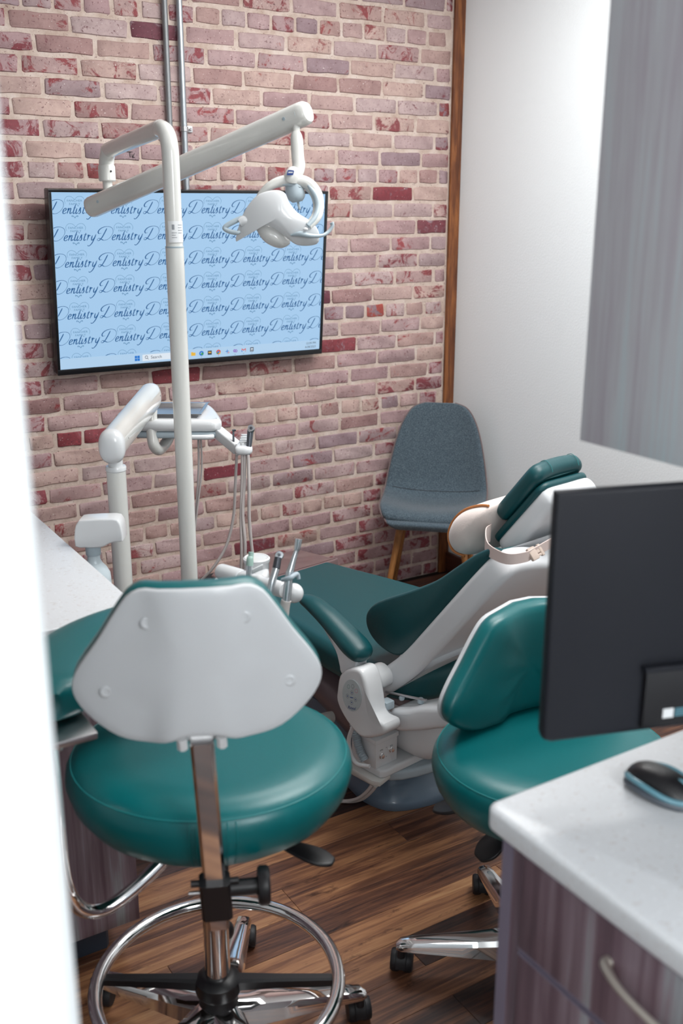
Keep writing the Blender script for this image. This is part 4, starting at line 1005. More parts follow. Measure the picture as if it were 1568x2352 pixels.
bcu = one(bcush, 'backrest_cushion', M['tealdeep'], dc)
def bseam(b):
    P = []
    for k in range(25):
        sx_ = -0.25+0.5*k/24; dish = -0.018*(1-(sx_/0.262)**2); e = 0.010*(abs(sx_)/0.25)**8
        P.append(cw(-0.452+dish*0.5-e*0.6, sx_, 0.9005+dish-e*1.2))
    tube(b, P, 0.002, 6, 1)
one(bseam, 'seam_piping', M['tealseam'], bcu)
# headrest
HB = (-0.387, 0.879)
def rr(t0, t1, s0, s1, c=0.02): return [(t0, s0+c), (t0+c*0.3, s0+c*0.3), (t0+c, s0), ((t0+t1)/2, s0), (t1-c, s0), (t1-c*0.3, s0+c*0.3), (t1, s0+c), (t1, (s0+s1)/2), (t1, s1-c), (t1-c*0.3, s1-c*0.3), (t1-c, s1), ((t0+t1)/2, s1), (t0+c, s1), (t0+c*0.3, s1-c*0.3), (t0, s1-c), (t0, (s0+s1)/2)]
hr = one(lambda b: pad(b, rr(-0.005, 0.228, -0.100, 0.095, 0.03), lambda p: back(p.x, p.y, p.z, HB), 0.058, 0.024, seg=6, smooth=3), 'headrest_shell', M['shellw'], dc)
one(lambda b: pad(b, rr(-0.004, 0.226, -0.099, 0.094, 0.03), lambda p: back(p.x, p.y, -0.012+p.z, HB), 0.020, 0.008, seg=4, smooth=3), 'headrest_pad', M['tealdeep'], dc)
hpi = one(lambda b: pad(b, rr(0.055, 0.245, -0.106, 0.088, 0.03), lambda p: back(p.x, p.y, -0.056+p.z-0.010*math.cos(p.y*14), HB), 0.046, 0.020, seg=6, smooth=3), 'headrest_pillow', M['tealdeep'], dc)
def hseam(b):
    for s_ in (-0.05, 0.055):
        tube(b, [back(0.243, s_-0.004, -0.020, HB), back(0.2475, s_, -0.040, HB), back(0.235, s_, -0.062, HB), back(0.16, s_, -0.0665, HB), back(0.08, s_, -0.0665, HB)], 0.0008, 6, 4)
one(hseam, 'seam_piping', M['tealseam'], hpi)
one(lambda b: box(b, (-0.17, -0.035, 0.030), (0.12, 0.035, 0.040), lambda p: back(p.x, p.y, p.z, HB), bev=0.003), 'headrest_glide', M['steel'], dc)
one(lambda b: box(b, (-0.03, -0.050, 0.050), (0.045, 0.060, 0.085), lambda p: back(p.x, p.y, p.z, HB), bev=0.008), 'headrest_catch', M['greyp'], dc)
# arm rest at the near side
def armr(b):
    A_ = [(0.082, 0.652, 0.004), (0.072, 0.652, 0.014), (0.030, 0.648, 0.0205), (-0.030, 0.629, 0.024), (-0.090, 0.602, 0.027), (-0.135, 0.581, 0.029), (-0.165, 0.567, 0.025), (-0.178, 0.561, 0.014), (-0.182, 0.559, 0.003)]
    tube(b, [cw(u_, -0.344, z) for u_, z, r in A_], [r for u_, z, r in A_], 24, 5)
    for v in b.verts:
        q = (v.co-DO).dot(DS)+0.344; v.co += DS*q*0.42
one(armr, 'armrest_pad', M['tealdeep'], dc)
sup = [(0.030, 0.645), (-0.020, 0.622), (-0.070, 0.598), (-0.120, 0.585), (-0.160, 0.585), (-0.170, 0.570), (-0.163, 0.540), (-0.158, 0.515), (-0.106, 0.495), (-0.092, 0.535), (-0.060, 0.580), (-0.015, 0.615)]
one(lambda b: pad(b, sup, lambda p: cw(p.x, p.z-0.366, p.y), 0.042, 0.005, seg=3, smooth=3), 'armrest_support', M['shellw'], dc)
one(lambda b: lathe(b, [(0.026, 0), (0.028, 0.004), (0.028, 0.010), (0.025, 0.014)], cw(-0.145, -0.345, 0.501), n=20), 'armrest_collar', M['greyp'], dc)
# keypad housing
kb = [(-0.118, 0.500), (-0.108, 0.455), (-0.106, 0.425), (-0.125, 0.395), (-0.160, 0.368), (-0.205, 0.352), (-0.255, 0.372), (-0.292, 0.400), (-0.288, 0.425), (-0.252, 0.425), (-0.238, 0.445), (-0.228, 0.485), (-0.212, 0.530), (-0.190, 0.545), (-0.150, 0.530)]
kx = one(lambda b: pad(b, kb, lambda p: cw(p.x, p.z-0.385, p.y), 0.062, 0.010, seg=4, smooth=3), 'keypad_housing', M['white'], dc)
def kf(p): return cw(-0.171+p.x*-1, -0.386-p.z, 0.463+p.y)    # local x grows towards the head
def ell(b, rx, ry, z, cx=0, cy=0, th=0.0, n=28, r0=0.0):
    ps = [V(cx+rx*math.cos(2*math.pi*i/n), cy+ry*math.sin(2*math.pi*i/n)-0.0*0, z) for i in range(n)]
    sk = 0.30
    ps = [V(p.x, p.y+sk*(p.x)*0.75, p.z) for p in ps]
    if r0:
        qs = [V(cx+rx*r0*math.cos(2*math.pi*i/n), cy+ry*r0*math.sin(2*math.pi*i/n), z) for i in range(n)]
        qs = [V(p.x, p.y+sk*p.x*0.75, p.z) for p in qs]
        A = [b.verts.new(kf(p)) for p in ps]; Q = [b.verts.new(kf(p)) for p in qs]
        for i in range(n): b.faces.new((A[i], A[(i+1) % n], Q[(i+1) % n], Q[i]))
    else:
        lo = [kf(V(p.x, p.y, z-0.002)) for p in ps]; loft(b, [lo, [kf(p) for p in ps]])
kp = one(lambda b: ell(b, 0.037, 0.046, 0.0010), 'keypad', M['panelgrey'], kx)
for m_, pts in (('greenink', [(-0.012, 0.024)]), ('pinkink', [(0.018, 0.016)]), ('labelg', [(0.004, 0.027), (0.001, 0.008), (-0.016, -0.004), (0.015, -0.010), (0.0, -0.020)])):
    one(lambda b: [ell(b, 0.0058, 0.0062, 0.0014, x, y, n=16, r0=0.8) for x, y in pts], 'button_rings', M[m_], kp, smooth=False, kind='stuff')
def ticks(b):
    for x, y in ((0.001, 0.008), (-0.016, -0.004), (0.015, -0.010), (0.0, -0.020)): ell(b, 0.0016, 0.002, 0.0015, x, y, n=8)
    ell(b, 0.008, 0.0012, 0.0015, 0.0, -0.006, n=10)
one(ticks, 'button_marks', M['labelb'], kp, smooth=False, kind='stuff')
def royal():
    tb = textmesh('Royal', 0.0135, lambda c: kf(V(c.x+0.28*c.y, c.y-0.040+0.22*c.x, 0.0016)), 'keypad_lettering', M['labelb'], kp, 'CENTER')
royal()
one(lambda b: pad(b, [(-0.13, 0.48), (-0.145, 0.512), (-0.175, 0.522), (-0.205, 0.505), (-0.205, 0.47), (-0.15, 0.455)], lambda p: cw(p.x, p.z-0.318, p.y), 0.05, 0.008, seg=4, smooth=3), 'hinge_cover', M['white'], dc)
# bars and brackets under the seat
one(lambda b: pad(b, [(-0.225, 0.395), (-0.235, 0.430), (-0.290, 0.452), (-0.36, 0.487), (-0.47, 0.520), (-0.47, 0.475), (-0.40, 0.440), (-0.33, 0.405), (-0.26, 0.378)], lambda p: cw(p.x, p.z-0.31, p.y-0.012), 0.10, 0.014, seg=4, smooth=3), 'side_rail', M['shellw'], dc)
one(lambda b: (box(b, (-0.245, -0.33, 0.425), (-0.215, -0.30, 0.448), lambda p: cw(p.x, p.y, p.z), bev=0.005), lathe(b, [(0.007, 0), (0.008, 0.006), (0.005, 0.012)], cw(-0.25, -0.28, 0.445), n=10), lathe(b, [(0.008, 0), (0.009, 0.006), (0.006, 0.014)], cw(-0.31, -0.27, 0.455), n=10)), 'rail_clip', M['greyp'], dc)
one(lambda b: cyl(b, cw(-0.20, -0.29, 0.452), cw(-0.33, -0.27, 0.47), 0.0035, 8), 'release_rod', M['steel'], dc)
# lift body
one(lambda b: pad(b, [(-0.24, -0.15), (-0.245, 0.0), (-0.24, 0.15), (-0.12, 0.19), (0.14, 0.17), (0.20, 0.0), (0.14, -0.15), (-0.10, -0.18)], lambda p: cw(p.x, p.y*(1-0.25*max(0, p.z/0.24)), 0.185+p.z), 0.20, 0.06, seg=6, smooth=4), 'lift_cover', M['white'], dc)
one(lambda b: box(b, (-0.262, 0.0, 0.275), (-0.235, 0.16, 0.325), lambda p: cw(p.x, p.y, p.z), bev=0.008), 'cover_recess', M['greyp'], dc)
def liftarm(b):
    rings = []
    for k in range(9):
        q = k/8; cu, cz = -0.02+0.46*q, 0.15+0.145*q; hw_, hh = 0.165-0.02*q, 0.075-0.02*q
        rings.append([cw(cu+0.3*math.sin(t_)*hh*-1, hw_*math.copysign(abs(math.cos(t_))**0.6, math.cos(t_)), cz+hh*math.copysign(abs(math.sin(t_))**0.8, math.sin(t_))) for t_ in [2*math.pi*i/24 for i in range(24)]])
    loft(b, rings)
one(liftarm, 'lift_arm_cover', M['greybrown'], dc)
def basef(b):
    ol = [(-0.185, -0.04), (-0.178, 0.08), (-0.12, 0.17), (0.05, 0.2), (0.45, 0.17), (0.52, 0.0), (0.45, -0.17), (0.11, -0.185), (-0.03, -0.210), (-0.130, -0.175)]
    P = crom([V(a, c, 0) for a, c in ol], 4, True); cx, cy = 0.10, 0.0
    rings = [[cw(cx+(p.x-cx)*s, cy+(p.y-cy)*s, z) for p in P] for s, z in ((0.99, 0.0), (1.0, 0.004), (1.0, 0.020), (0.985, 0.030), (0.93, 0.045), (0.84, 0.075), (0.76, 0.115), (0.72, 0.150), (0.70, 0.19), (0.3, 0.20))]
    loft(b, rings)
one(basef, 'floor_base', M['slate'], dc)
one(lambda b: pad(b, [(-0.158, -0.268), (-0.168, -0.255), (-0.172, 0.06), (-0.05, 0.08), (-0.03, -0.255), (-0.045, -0.272)], lambda p: cw(p.x, p.y, 0.160+p.z), 0.026, 0.008, seg=4, smooth=0), 'front_shelf', M['white'], dc)
one(lambda b: pad(b, [(-0.15, -0.22), (-0.20, -0.10), (-0.20, 0.05), (-0.08, 0.10), (-0.05, -0.2)], lambda p: cw(p.x, p.y, 0.128+p.z), 0.032, 0.010, seg=4, smooth=3), 'under_shelf', M['greyp'], dc)
jb = one(lambda b: box(b, (-0.146, -0.272, 0.186), (-0.045, -0.188, 0.262), lambda p: cw(p.x, p.y, p.z), bev=0.004), 'junction_box', M['white'], dc)
one(lambda b: box(b, (-0.149, -0.275, 0.262), (-0.043, -0.185, 0.276), lambda p: cw(p.x, p.y, p.z), bev=0.003), 'box_lid', M['white'], jb)
for s in (-0.252, -0.214):
    one(lambda b: lathe(b, [(0.0085, -0.001), (0.0085, 0.003), (0.006, 0.004), (0.0055, 0.009), (0.002, 0.0095)], cw(-0.146, s, 0.222+(s+0.252)*0.15), ax=-DT, n=16), 'valve_knob', M['chrome'], jb)
def jmarks(b):
    for s in (-0.252, -0.214):
        for k in (-1, 0, 1):
            p0 = cw(-0.1465, s+k*0.004, 0.238+abs(k)*-0.001); box(b, (0, 0, 0), (0.002, 0.0006, 0.004), lambda p: p0+DS*p.x-DT*p.y+V(0, 0, p.z))
    for z in (0.212, 0.24):
        p0 = cw(-0.1465, -0.234, z); box(b, (0, 0, 0), (0.004, 0.0006, 0.0012), lambda p: p0+DS*p.x-DT*p.y+V(0, 0, p.z))
one(jmarks, 'box_marks', M['labelg'], jb, smooth=False, kind='stuff')
def ribs(b):
    for k in range(4): box(b, (-0.13+k*0.024, -0.262+k*0.01, 0.276), (-0.122+k*0.024, -0.19, 0.300), lambda p: cw(p.x, p.y, p.z), bev=0.002)
one(ribs, 'bracket_ribs', M['white'], dc)
# coiled vacuum hose behind the box
def coil(b):
    n = 150; P = []
    base_ = crom([cw(-0.068, -0.285, 0.310), cw(-0.075, -0.287, 0.285), cw(-0.084, -0.287, 0.258), cw(-0.097, -0.287, 0.230), cw(-0.116, -0.286, 0.207)], 9)
    for i in range(len(base_)-1):
        c_, d_ = base_[i], (base_[i+1]-base_[i]).normalized()
        if i % 2 == 0: lathe(b, [(0.011, -0.0022), (0.0135, 0.0), (0.011, 0.0022)], c_, ax=d_, n=14)
    tube(b, base_[::4], 0.0112, 12, 3)
one(coil, 'corrugated_hose', M['greyp'], dc)
one(lambda b: tube(b, [cw(-0.095, -0.305, 0.325), cw(-0.078, -0.312, 0.270), cw(-0.084, -0.312, 0.230), cw(-0.108, -0.310, 0.203), cw(-0.145, -0.295, 0.205)], 0.0062, 12, 6), 'hose_loop', M['white'], dc)
one(lambda b: cyl(b, cw(0.12, -0.262, 0.138), cw(-0.128, -0.246, 0.132), 0.0205, 20), 'cable_channel', M['enamel'], dc)
one(lambda b: pad(b, [(-0.035, -0.285), (-0.150, -0.292), (-0.172, -0.280), (-0.160, -0.228), (-0.05, -0.232)], lambda p: cw(p.x, p.y, 0.146+p.z), 0.015, 0.003, seg=2, smooth=0), 'channel_lid', M['enamel'], dc)

# hose lying on the floor by the base
def fh(o_):
    P = [cw(-0.09, -0.225, 0.125), cw(-0.088, -0.235, 0.090), cw(-0.050, -0.240, 0.040), cw(-0.009, -0.245, 0.010), cw(0.020, -0.270, 0.0065), cw(0.060, -0.305, 0.0065), cw(0.2, -0.42, 0.0065)]
    return [p+V(o_*0.009, o_*-0.008, 0) for p in P]
for q, nm in ((0, 'upper'), (1, 'lower')):
    one(lambda b: tube(b, fh(q), 0.0055, 10, 6), 'supply_tube', M['hosew'], dc)

# ================================================================== NECK PILLOW
npil = thing('neck_pillow', tuple(cw(-0.33, 0, 0.80)), 'ivory plush neck pillow with tan piping strapped under the headrest', 'pillow')
def npf(p):   # p.x along u, p.y along z, p.z across
    return cw(p.x, p.z, p.y)
def pill(b):
    ol = [(-0.252, 0.884), (-0.252, 0.850), (-0.272, 0.826), (-0.312, 0.822), (-0.350, 0.846), (-0.372, 0.890), (-0.396, 0.950), (-0.398, 0.985), (-0.360, 0.980), (-0.310, 0.958), (-0.272, 0.925)]
    P = crom([V(a, c, 0) for a, c in ol], 4, True); cx, cz = -0.325, 0.90
    rings = []
    for k in range(15):
        a = math.pi*k/14; w_ = -0.155*math.cos(a); e = (1-abs(w_/0.155)**5)**0.3333 if 0 < k < 14 else 0.05
        waist = 1.0
        rings.append([npf(V(cx+(p.x-cx)*e*waist, cz+(p.y-cz)*e*waist, w_)) for p in P])
    loft(b, rings)
pb2 = one(pill, 'pillow_body', M['plush'], npil, subsurf=1)
def pipe_(b):
    ol = [(-0.392, 0.986), (-0.360, 0.980), (-0.310, 0.958), (-0.272, 0.925), (-0.250, 0.884), (-0.250, 0.850), (-0.270, 0.824), (-0.312, 0.820)]
    P = [V(a, c, 0) for a, c in ol]; cx, cz = -0.325, 0.90
    tube(b, [npf(V(cx+(p.x-cx)*0.915, cz+(p.y-cz)*0.915, -0.122)) for p in P], 0.0034, 8, 5)
one(pipe_, 'piping', M['piping'], npil)
SP_ = [(-0.385, -0.110, 0.905), (-0.440, -0.195, 0.926), (-0.500, -0.255, 0.922), (-0.582, -0.287, 0.928), (-0.603, -0.247, 0.928), (-0.597, -0.207, 0.927), (-0.592, -0.164, 0.930), (-0.576, -0.089, 0.930)]
def strp(b):
    P = [cw(*q) for q in SP_]
    wd = [0.022, 0.020, 0.015, 0.0130, 0.0125, 0.0125, 0.0125, 0.0125]
    Q = crom(P, 5); W_ = [k.x for k in crom([V(a, 0, 0) for a in wd], 5)]
    rings = []
    for i, p in enumerate(Q):
        t_ = (Q[min(i+1, len(Q)-1)]-Q[max(i-1, 0)]).normalized(); u_ = (V(0, 0, 1)-t_*t_.z).normalized(); n_ = t_.cross(u_)
        rings.append([p+u_*W_[i], p-u_*W_[i], p-u_*W_[i]-n_*0.002, p+u_*W_[i]-n_*0.002])
    loft(b, rings)
one(strp, 'strap', M['strap'], npil)
def buck(b):
    c = cw(*SP_[5]); d = (cw(*SP_[6])-cw(*SP_[4])).normalized(); n_ = V(-0.5, -0.75, 0.45).normalized(); up_ = n_.cross(d).normalized(); n_ = d.cross(up_)
    c = c+n_*0.003
    box(b, (-0.022, -0.016, -0.004), (0.006, 0.016, 0.004), lambda p: c+d*p.x+up_*p.y+n_*p.z, bev=0.003)
    box(b, (0.006, -0.012, -0.003), (0.020, -0.006, 0.003), lambda p: c+d*p.x+up_*p.y+n_*p.z, bev=0.002)
    box(b, (0.006, 0.006, -0.003), (0.020, 0.012, 0.003), lambda p: c+d*p.x+up_*p.y+n_*p.z, bev=0.002)
    box(b, (0.006, -0.004, -0.002), (0.022, 0.004, 0.002), lambda p: c+d*p.x+up_*p.y+n_*p.z, bev=0.001)
    box(b, (0.020, -0.015, -0.0035), (0.031, 0.015, 0.0035), lambda p: c+d*p.x+up_*p.y+n_*p.z, bev=0.003)
one(buck, 'buckle', M['buckle'], npil, label='beige plastic buckle')

# ================================================================== EXAMINATION LIGHT
lt = thing('dental_light', (-0.05, -1.312, 0.0), 'white dental operating light on a tall bent pole in front of the television', 'lamp')
PX, PY = -0.050, -1.312
one(lambda b: (lathe(b, [(0.16, 0.0), (0.165, 0.01), (0.16, 0.03), (0.05, 0.045), (0.035, 0.07), (0.03, 0.10)], (-0.135, -1.29, 0), n=32), box(b, (-0.27, -1.34, 0.02), (0.0, -1.25, 0.12), bev=0.02)), 'floor_mount', M['enamel'], lt)
def pole(b):
    cyl(b, V(PX, PY, 0.03), V(PX, PY, 1.60), 0.0222, 28)
one(pole, 'lower_pole', M['enamel'], lt)
def upole(b):
    P = [V(PX, PY, 1.603), V(PX, PY, 1.70), V(PX, PY, 1.795)]
    c = V(PX, PY, 1.80); d = (V(-0.034, -0.82, 1.835)-V(PX, PY, 1.875)); 
    P += [V(PX, PY+0.004, 1.835), V(PX+0.001, PY+0.022, 1.862), V(PX+0.001, PY+0.052, 1.8735), V(PX+0.003, PY+0.10, 1.872)]
    P += [V(-0.034, -0.86, 1.845), V(-0.0345, -0.84, 1.840), V(-0.035, -0.825, 1.826), V(-0.036, -0.82, 1.808), V(-0.0365, -0.822, 1.795)]
    tube(b, P, 0.0208, 24, 6)
one(upole, 'upper_pole', M['enamel'], lt)
one(lambda b: lathe(b, [(0.0222, 0), (0.0226, 0.001), (0.0226, 0.004), (0.021, 0.0045)], (PX, PY, 1.5985), n=28), 'pole_joint', M['greyp'], lt)
one(lambda b: (lathe(b, [(0.0215, 0.040), (0.0235, 0.036), (0.0235, 0.0), (0.021, -0.003)], (-0.037, -0.822, 1.765), n=24), cyl(b, V(-0.037, -0.822, 1.70), V(-0.037, -0.822, 1.766), 0.0135, 18)), 'arm_knuckle', M['enamel'], lt)
one(lambda b: lathe(b, [(0.0028, 0), (0.0028, 0.001)], V(-0.037, -0.822, 1.788)+V(0.15, -0.99, 0)*0.0236, ax=(0.0, -1, 0), n=8), 'screw_hole', M['black'], lt)
def stick(b):   # printed labels wrapped round the pole
    toc = (cam_dir := V(-0.38, -0.925, 0))
    n = 10
    ring0, ring1 = [], []
    for i in range(n+1):
        a = math.atan2(-0.925, -0.20)+math.radians(-46+110*i/n); d = V(math.cos(a), math.sin(a), 0)*0.02235
        ring0.append(b.verts.new(V(PX, PY, 1.612)+d)); ring1.append(b.verts.new(V(PX, PY, 1.662)+d))
    for i in range(n): b.faces.new((ring0[i], ring0[i+1], ring1[i+1], ring1[i]))
one(stick, 'pole_label', M['labelw'], lt, smooth=True)
def stick2(b):
    def arc(a0, a1, z, h):
        A = []; 
        for i in range(5):
            a = math.atan2(-0.925, -0.20)+math.radians(a0+(a1-a0)*i/4); d = V(math.cos(a), math.sin(a), 0)*0.0226
            A.append((b.verts.new(V(PX, PY, z)+d), b.verts.new(V(PX, PY, z+h)+d)))
        for i in range(4): b.faces.new((A[i][0], A[i+1][0], A[i+1][1], A[i][1]))
    for k in range(4): arc(16, 52-6*(k % 2), 1.652-k*0.0062, 0.0016)
    for k in range(3): arc(-24, 8-7*(k % 2), 1.634-k*0.0055, 0.0014)
    arc(-22, -6, 1.642, 0.012)
one(stick2, 'label_print', M['labelg'], lt, smooth=False)
A0, A1 = V(-0.078, -0.781, 1.690), V(0.272, -1.410, 1.9165)
ad = (A1-A0).normalized(); asd = ad.cross(V(0, 0, 1)).normalized(); aup = asd.cross(ad)
def beam(b):
    rings = []
    for s, k in ((0.0, 0.80), (0.004, 0.93), (0.012, 1.0), ((A1-A0).length-0.02, 1.0), ((A1-A0).length-0.006, 0.95), ((A1-A0).length, 0.80)):
        rings.append([A0+ad*s+asd*(0.0285*k*math.copysign(abs(math.cos(q))**0.9, math.cos(q)))+aup*(0.0290*k*math.copysign(abs(math.sin(q))**0.8, math.sin(q))) for q in [2*math.pi*i/28 for i in range(28)]])
    loft(b, rings)
bmm = one(beam, 'beam_arm', M['enamel'], lt)
n_b = asd if (asd.dot(V(-0.5, -0.85, 0)) > 0) else -asd
for s_b in (0.058, (A1-A0).length-0.055):
    one(lambda b: lathe(b, [(0.0042, -0.001), (0.0042, 0.0012), (0.002, 0.0014)], A0+ad*s_b+n_b*0.0285, ax=n_b, n=12), 'side_screw', M['greyp'], bmm)
for s_b in (0.0225, (A1-A0).length-0.022):
    one(lambda b: lathe(b, [(0.0284, -0.0006), (0.0290, 0), (0.0284, 0.0006)], A0+ad*s_b, ax=ad, n=28), 'end_joint', M['greyp'], bmm)
def drop(b):
    cyl(b, V(0.250, -1.386, 1.915), V(0.246, -1.398, 1.855), 0.0092, 18)
    tube(b, [V(0.2462, -1.396, 1.868), V(0.2445, -1.400, 1.858), V(0.243, -1.405, 1.84), V(0.2405, -1.413, 1.808), V(0.240, -1.418, 1.792), V(0.234, -1.419, 1.775), V(0.226, -1.420, 1.762)], [0.011, 0.0145, 0.0155, 0.0155, 0.0160, 0.0160, 0.0140], 22, 4)
one(drop, 'drop_swivel', M['enamel'], lt)
LH = V(0.144, -1.489, 1.67); hx = V(0.8512, -0.5248, 0); hn = V(-0.5248, -0.8512, 0)
def hl(x, y, w): return LH+hx*(x*0.001034)+V(0, 0, y*0.00106)+hn*(w*0.001)
def hx_(px, py, w): return hl(px-640, 500-py, w)
# yoke ring
def yoke(b):
    P = [hx_(588, 475, -14), hx_(597, 452, -18), hx_(618, 433, -16), hx_(645, 422, -22), (hx_(678, 420, -30)), hx_(706, 427, -34), hx_(725, 448, -30), hx_(731, 474, -18), hx_(726, 498, -2), hx_(707, 518, 16)]
    r = [0.006, 0.0075, 0.010, 0.0125, 0.0145, 0.015, 0.0148, 0.0135, 0.0125, 0.010]
    tube(b, P, r, 16, 6)
yk = one(yoke, 'yoke', M['enamel'], lt)
one(lambda b: (tube(b, [hx_(707, 430, -22), hx_(724, 452, -17), hx_(730, 476, -8), hx_(724, 498, 6), hx_(707, 517, 22)], [0.003, 0.0082, 0.008, 0.0075, 0.0055], 14, 6), tube(b, [hx_(640, 428, -14), hx_(665, 429, -18), hx_(690, 434, -20)], [0.002, 0.004, 0.002], 10, 5)), 'yoke_grey_inlay', M['greyp'], yk)
def neck(b):
    tube(b, [V(0.230, -1.420, 1.768), hx_(672, 405, -28), hx_(667, 420, -24)], [0.0145, 0.0165, 0.018], 20, 4)
nk = one(neck, 'neck_knuckle', M['enamel'], lt)
def nlab(b): box(b, (-0.0075, -0.0055, 0), (0.0075, 0.0055, 0.001), lambda p: hx_(668, 404, -3)+hx*(p.x+0.25*p.y)+V(0, 0, p.y)+hn*p.z)
nl = one(nlab, 'blue_label', M['labelb'], nk, smooth=False)
one(lambda b: box(b, (-0.005, -0.0008, 0.001), (0.0055, 0.0022, 0.0014), lambda p: hx_(668, 404, -3)+hx*(p.x+0.25*p.y)+V(0, 0, p.y)+hn*p.z), 'label_print', M['labelw'], nl, smooth=False)
def motor(b):
    tube(b, [hx_(674, 426, -38), hx_(676, 442, -36), hx_(680, 456, -34), hx_(682, 466, -34)], [0.021, 0.0225, 0.021, 0.012], 22, 5)
mo = one(motor, 'lamp_motor', M['greyp'], lt)
one(lambda b: cyl(b, hx_(683, 466, -34), hx_(687, 482, -28), 0.003, 8), 'motor_lead', M['greyp'], mo)
# sculpted reflector shell
def shell_(b):
    ol = [(540, 552), (541, 536), (548, 517), (556, 497), (574, 470), (598, 449), (632, 441), (655, 447), (666, 468), (684, 489), (712, 506), (729, 524), (733, 544), (726, 557), (700, 561), (677, 557), (655, 541), (630, 523), (602, 514), (578, 520), (560, 537)]
    P = crom([V(x-640, 500-y, 0) for x, y in ol], 4, True); n = len(P); cx, cy = 2.0, 2.0
    def bend(x, y):     # saddle: centre ridge towards the viewer, both wings swept back and forward
        return 22-0.0022*x*x+0.10*y+0.0020*y*y*-1+ (12 if x > 55 else 0)*min(1, max(0, (x-55)/40))
    def ring(s, w): return [hl(cx+(p.x-cx)*s, cy+(p.y-cy)*s, bend(cx+(p.x-cx)*s, cy+(p.y-cy)*s)+w) for p in P]
    rings = [ring(0.05, -2)]+[ring(s, -8+6*s*0) for s in (0.4, 0.7, 0.9)]+[ring(0.98, -7), ring(1.0, -4), ring(0.985, -0.5), ring(0.94, 1.5), ring(0.8, 5), ring(0.6, 9), ring(0.4, 11), ring(0.2, 12), ring(0.02, 12)]
    loft(b, rings)
shl = one(shell_, 'reflector_shell', M['white'], lt)
def dome(b):
    tube(b, [hx_(588, 508, -2), hx_(604, 524, -2), hx_(622, 538, -2), hx_(645, 550, -4), hx_(664, 552, -8)], [0.006, 0.017, 0.0215, 0.018, 0.006], 24, 5)
one(dome, 'lens_bowl', M['acrylic'], lt)
def hR(b): tube(b, [hx_(668, 537, 26), hx_(690, 534, 30), hx_(712, 538, 28), hx_(738, 538, 18), hx_(754, 530, 8), hx_(763, 517, 4), hx_(761, 510, 4)], [0.002, 0.0065, 0.0055, 0.004, 0.0042, 0.0042, 0.0052], 14, 6)
one(hR, 'handle', M['greyp'], lt)
one(lambda b: ellipsoid(b, (0, 0, 0), 0.006, 0.004, 0.004, lambda p: hx_(702, 524, 34)+hx*p.x+V(0, 0, p.y)+hn*p.z), 'handle_button', M['white'], lt)
def hL(b):
    tube(b, [hx_(556, 500, 4), hx_(536, 509, 8), hx_(521, 517, 10), hx_(516, 523, 12), hx_(527, 529, 14), hx_(545, 532, 16), hx_(552, 529, 16)], [0.006, 0.0062, 0.0058, 0.0052, 0.0056, 0.0052, 0.003], 14, 6)
one(hL, 'handle', M['greyp'], lt)
one(lambda b: tube(b, [hx_(580, 505, 2), hx_(562, 506, 4), hx_(550, 511, 6)], [0.010, 0.0125, 0.0105], 16, 4), 'pivot_boss', M['white'], lt)

# ================================================================== DELIVERY UNIT
du = thing('delivery_unit', (-0.22, -1.275, 0.0), 'dental delivery unit: white post, thick arm and instrument tray head', 'dental unit')
QX, QY = -0.221, -1.276
one(lambda b: cyl(b, V(QX, QY, 0.06), V(QX, QY, 1.062), 0.0245, 28), 'post', M['enamel'], du)
one(lambda b: (lathe(b, [(0.0245, 0), (0.0262, 0.002), (0.0262, 0.010), (0.0245, 0.013)], (QX, QY, 1.053), n=28), cyl(b, V(QX, QY, 1.06), V(QX, QY, 1.10), 0.0185, 20)), 'post_collar', M['white'], du)
B0, B1 = V(-0.242, -1.318, 1.130), V(0.030, -0.905, 1.168)
bd = (B1-B0).normalized(); bs = bd.cross(V(0, 0, 1)).normalized(); bu = bs.cross(bd)
def barm(b):
    rings = []; Ln = (B1-B0).length
    for s, k in ((0.004, 1.0), (Ln*0.5, 1.0), (Ln-0.03, 1.0), (Ln-0.012, 0.93), (Ln-0.003, 0.75), (Ln, 0.4)):
        rings.append([B0+bd*s+bs*(0.031*k*math.copysign(abs(math.cos(q))**0.85, math.cos(q)))+bu*(0.040*(k if k > .9 else k)*math.copysign(abs(math.sin(q))**0.85, math.sin(q))) for q in [2*math.pi*i/30 for i in range(30)]])
    loft(b, rings)
ba = one(barm, 'lift_arm', M['enamel'], du)
def bcap(b):
    rings = []
    for s, k in ((0.008, 1.035), (0.0, 1.05), (-0.010, 1.0), (-0.018, 0.85), (-0.024, 0.55), (-0.026, 0.1)):
        rings.append([B0+bd*s+bs*(0.031*k*math.copysign(abs(math.cos(q))**0.85, math.cos(q)))+bu*(-0.003+0.0425*k*math.copysign(abs(math.sin(q))**0.85, math.sin(q))) for q in [2*math.pi*i/30 for i in range(30)]])
    loft(b, rings)
one(bcap, 'arm_end_cap', M['white'], ba)
one(lambda b: [lathe(b, [(0.002, 0), (0.002, 0.0012)], B0+bd*s-bs*0.0 + (bs if bs.dot(V(.85, -.52, 0)) > 0 else -bs)*0.0308+bu*z_, ax=(bs if bs.dot(V(.85, -.52, 0)) > 0 else -bs), n=8) for s, z_ in ((0.05, 0.004), (0.46, 0.006))], 'arm_screws', M['steel'], ba)
one(lambda b: tube(b, [V(0.020, -0.921, 1.150), V(0.014, -0.930, 1.10), V(0.010, -0.938, 1.055), V(0.012, -0.944, 1.025), V(0.028, -0.934, 1.008), V(0.055, -0.900, 1.006), V(0.085, -0.870, 1.020), V(0.10, -0.86, 1.045)], 0.0165, 20, 6), 'drop_elbow', M['enamel'], du)
TC = V(0.095, -0.905, 0)
def tf(z0): return lambda p: TC+hx*p.x-hn*p.y+V(0, 0, z0+p.z)
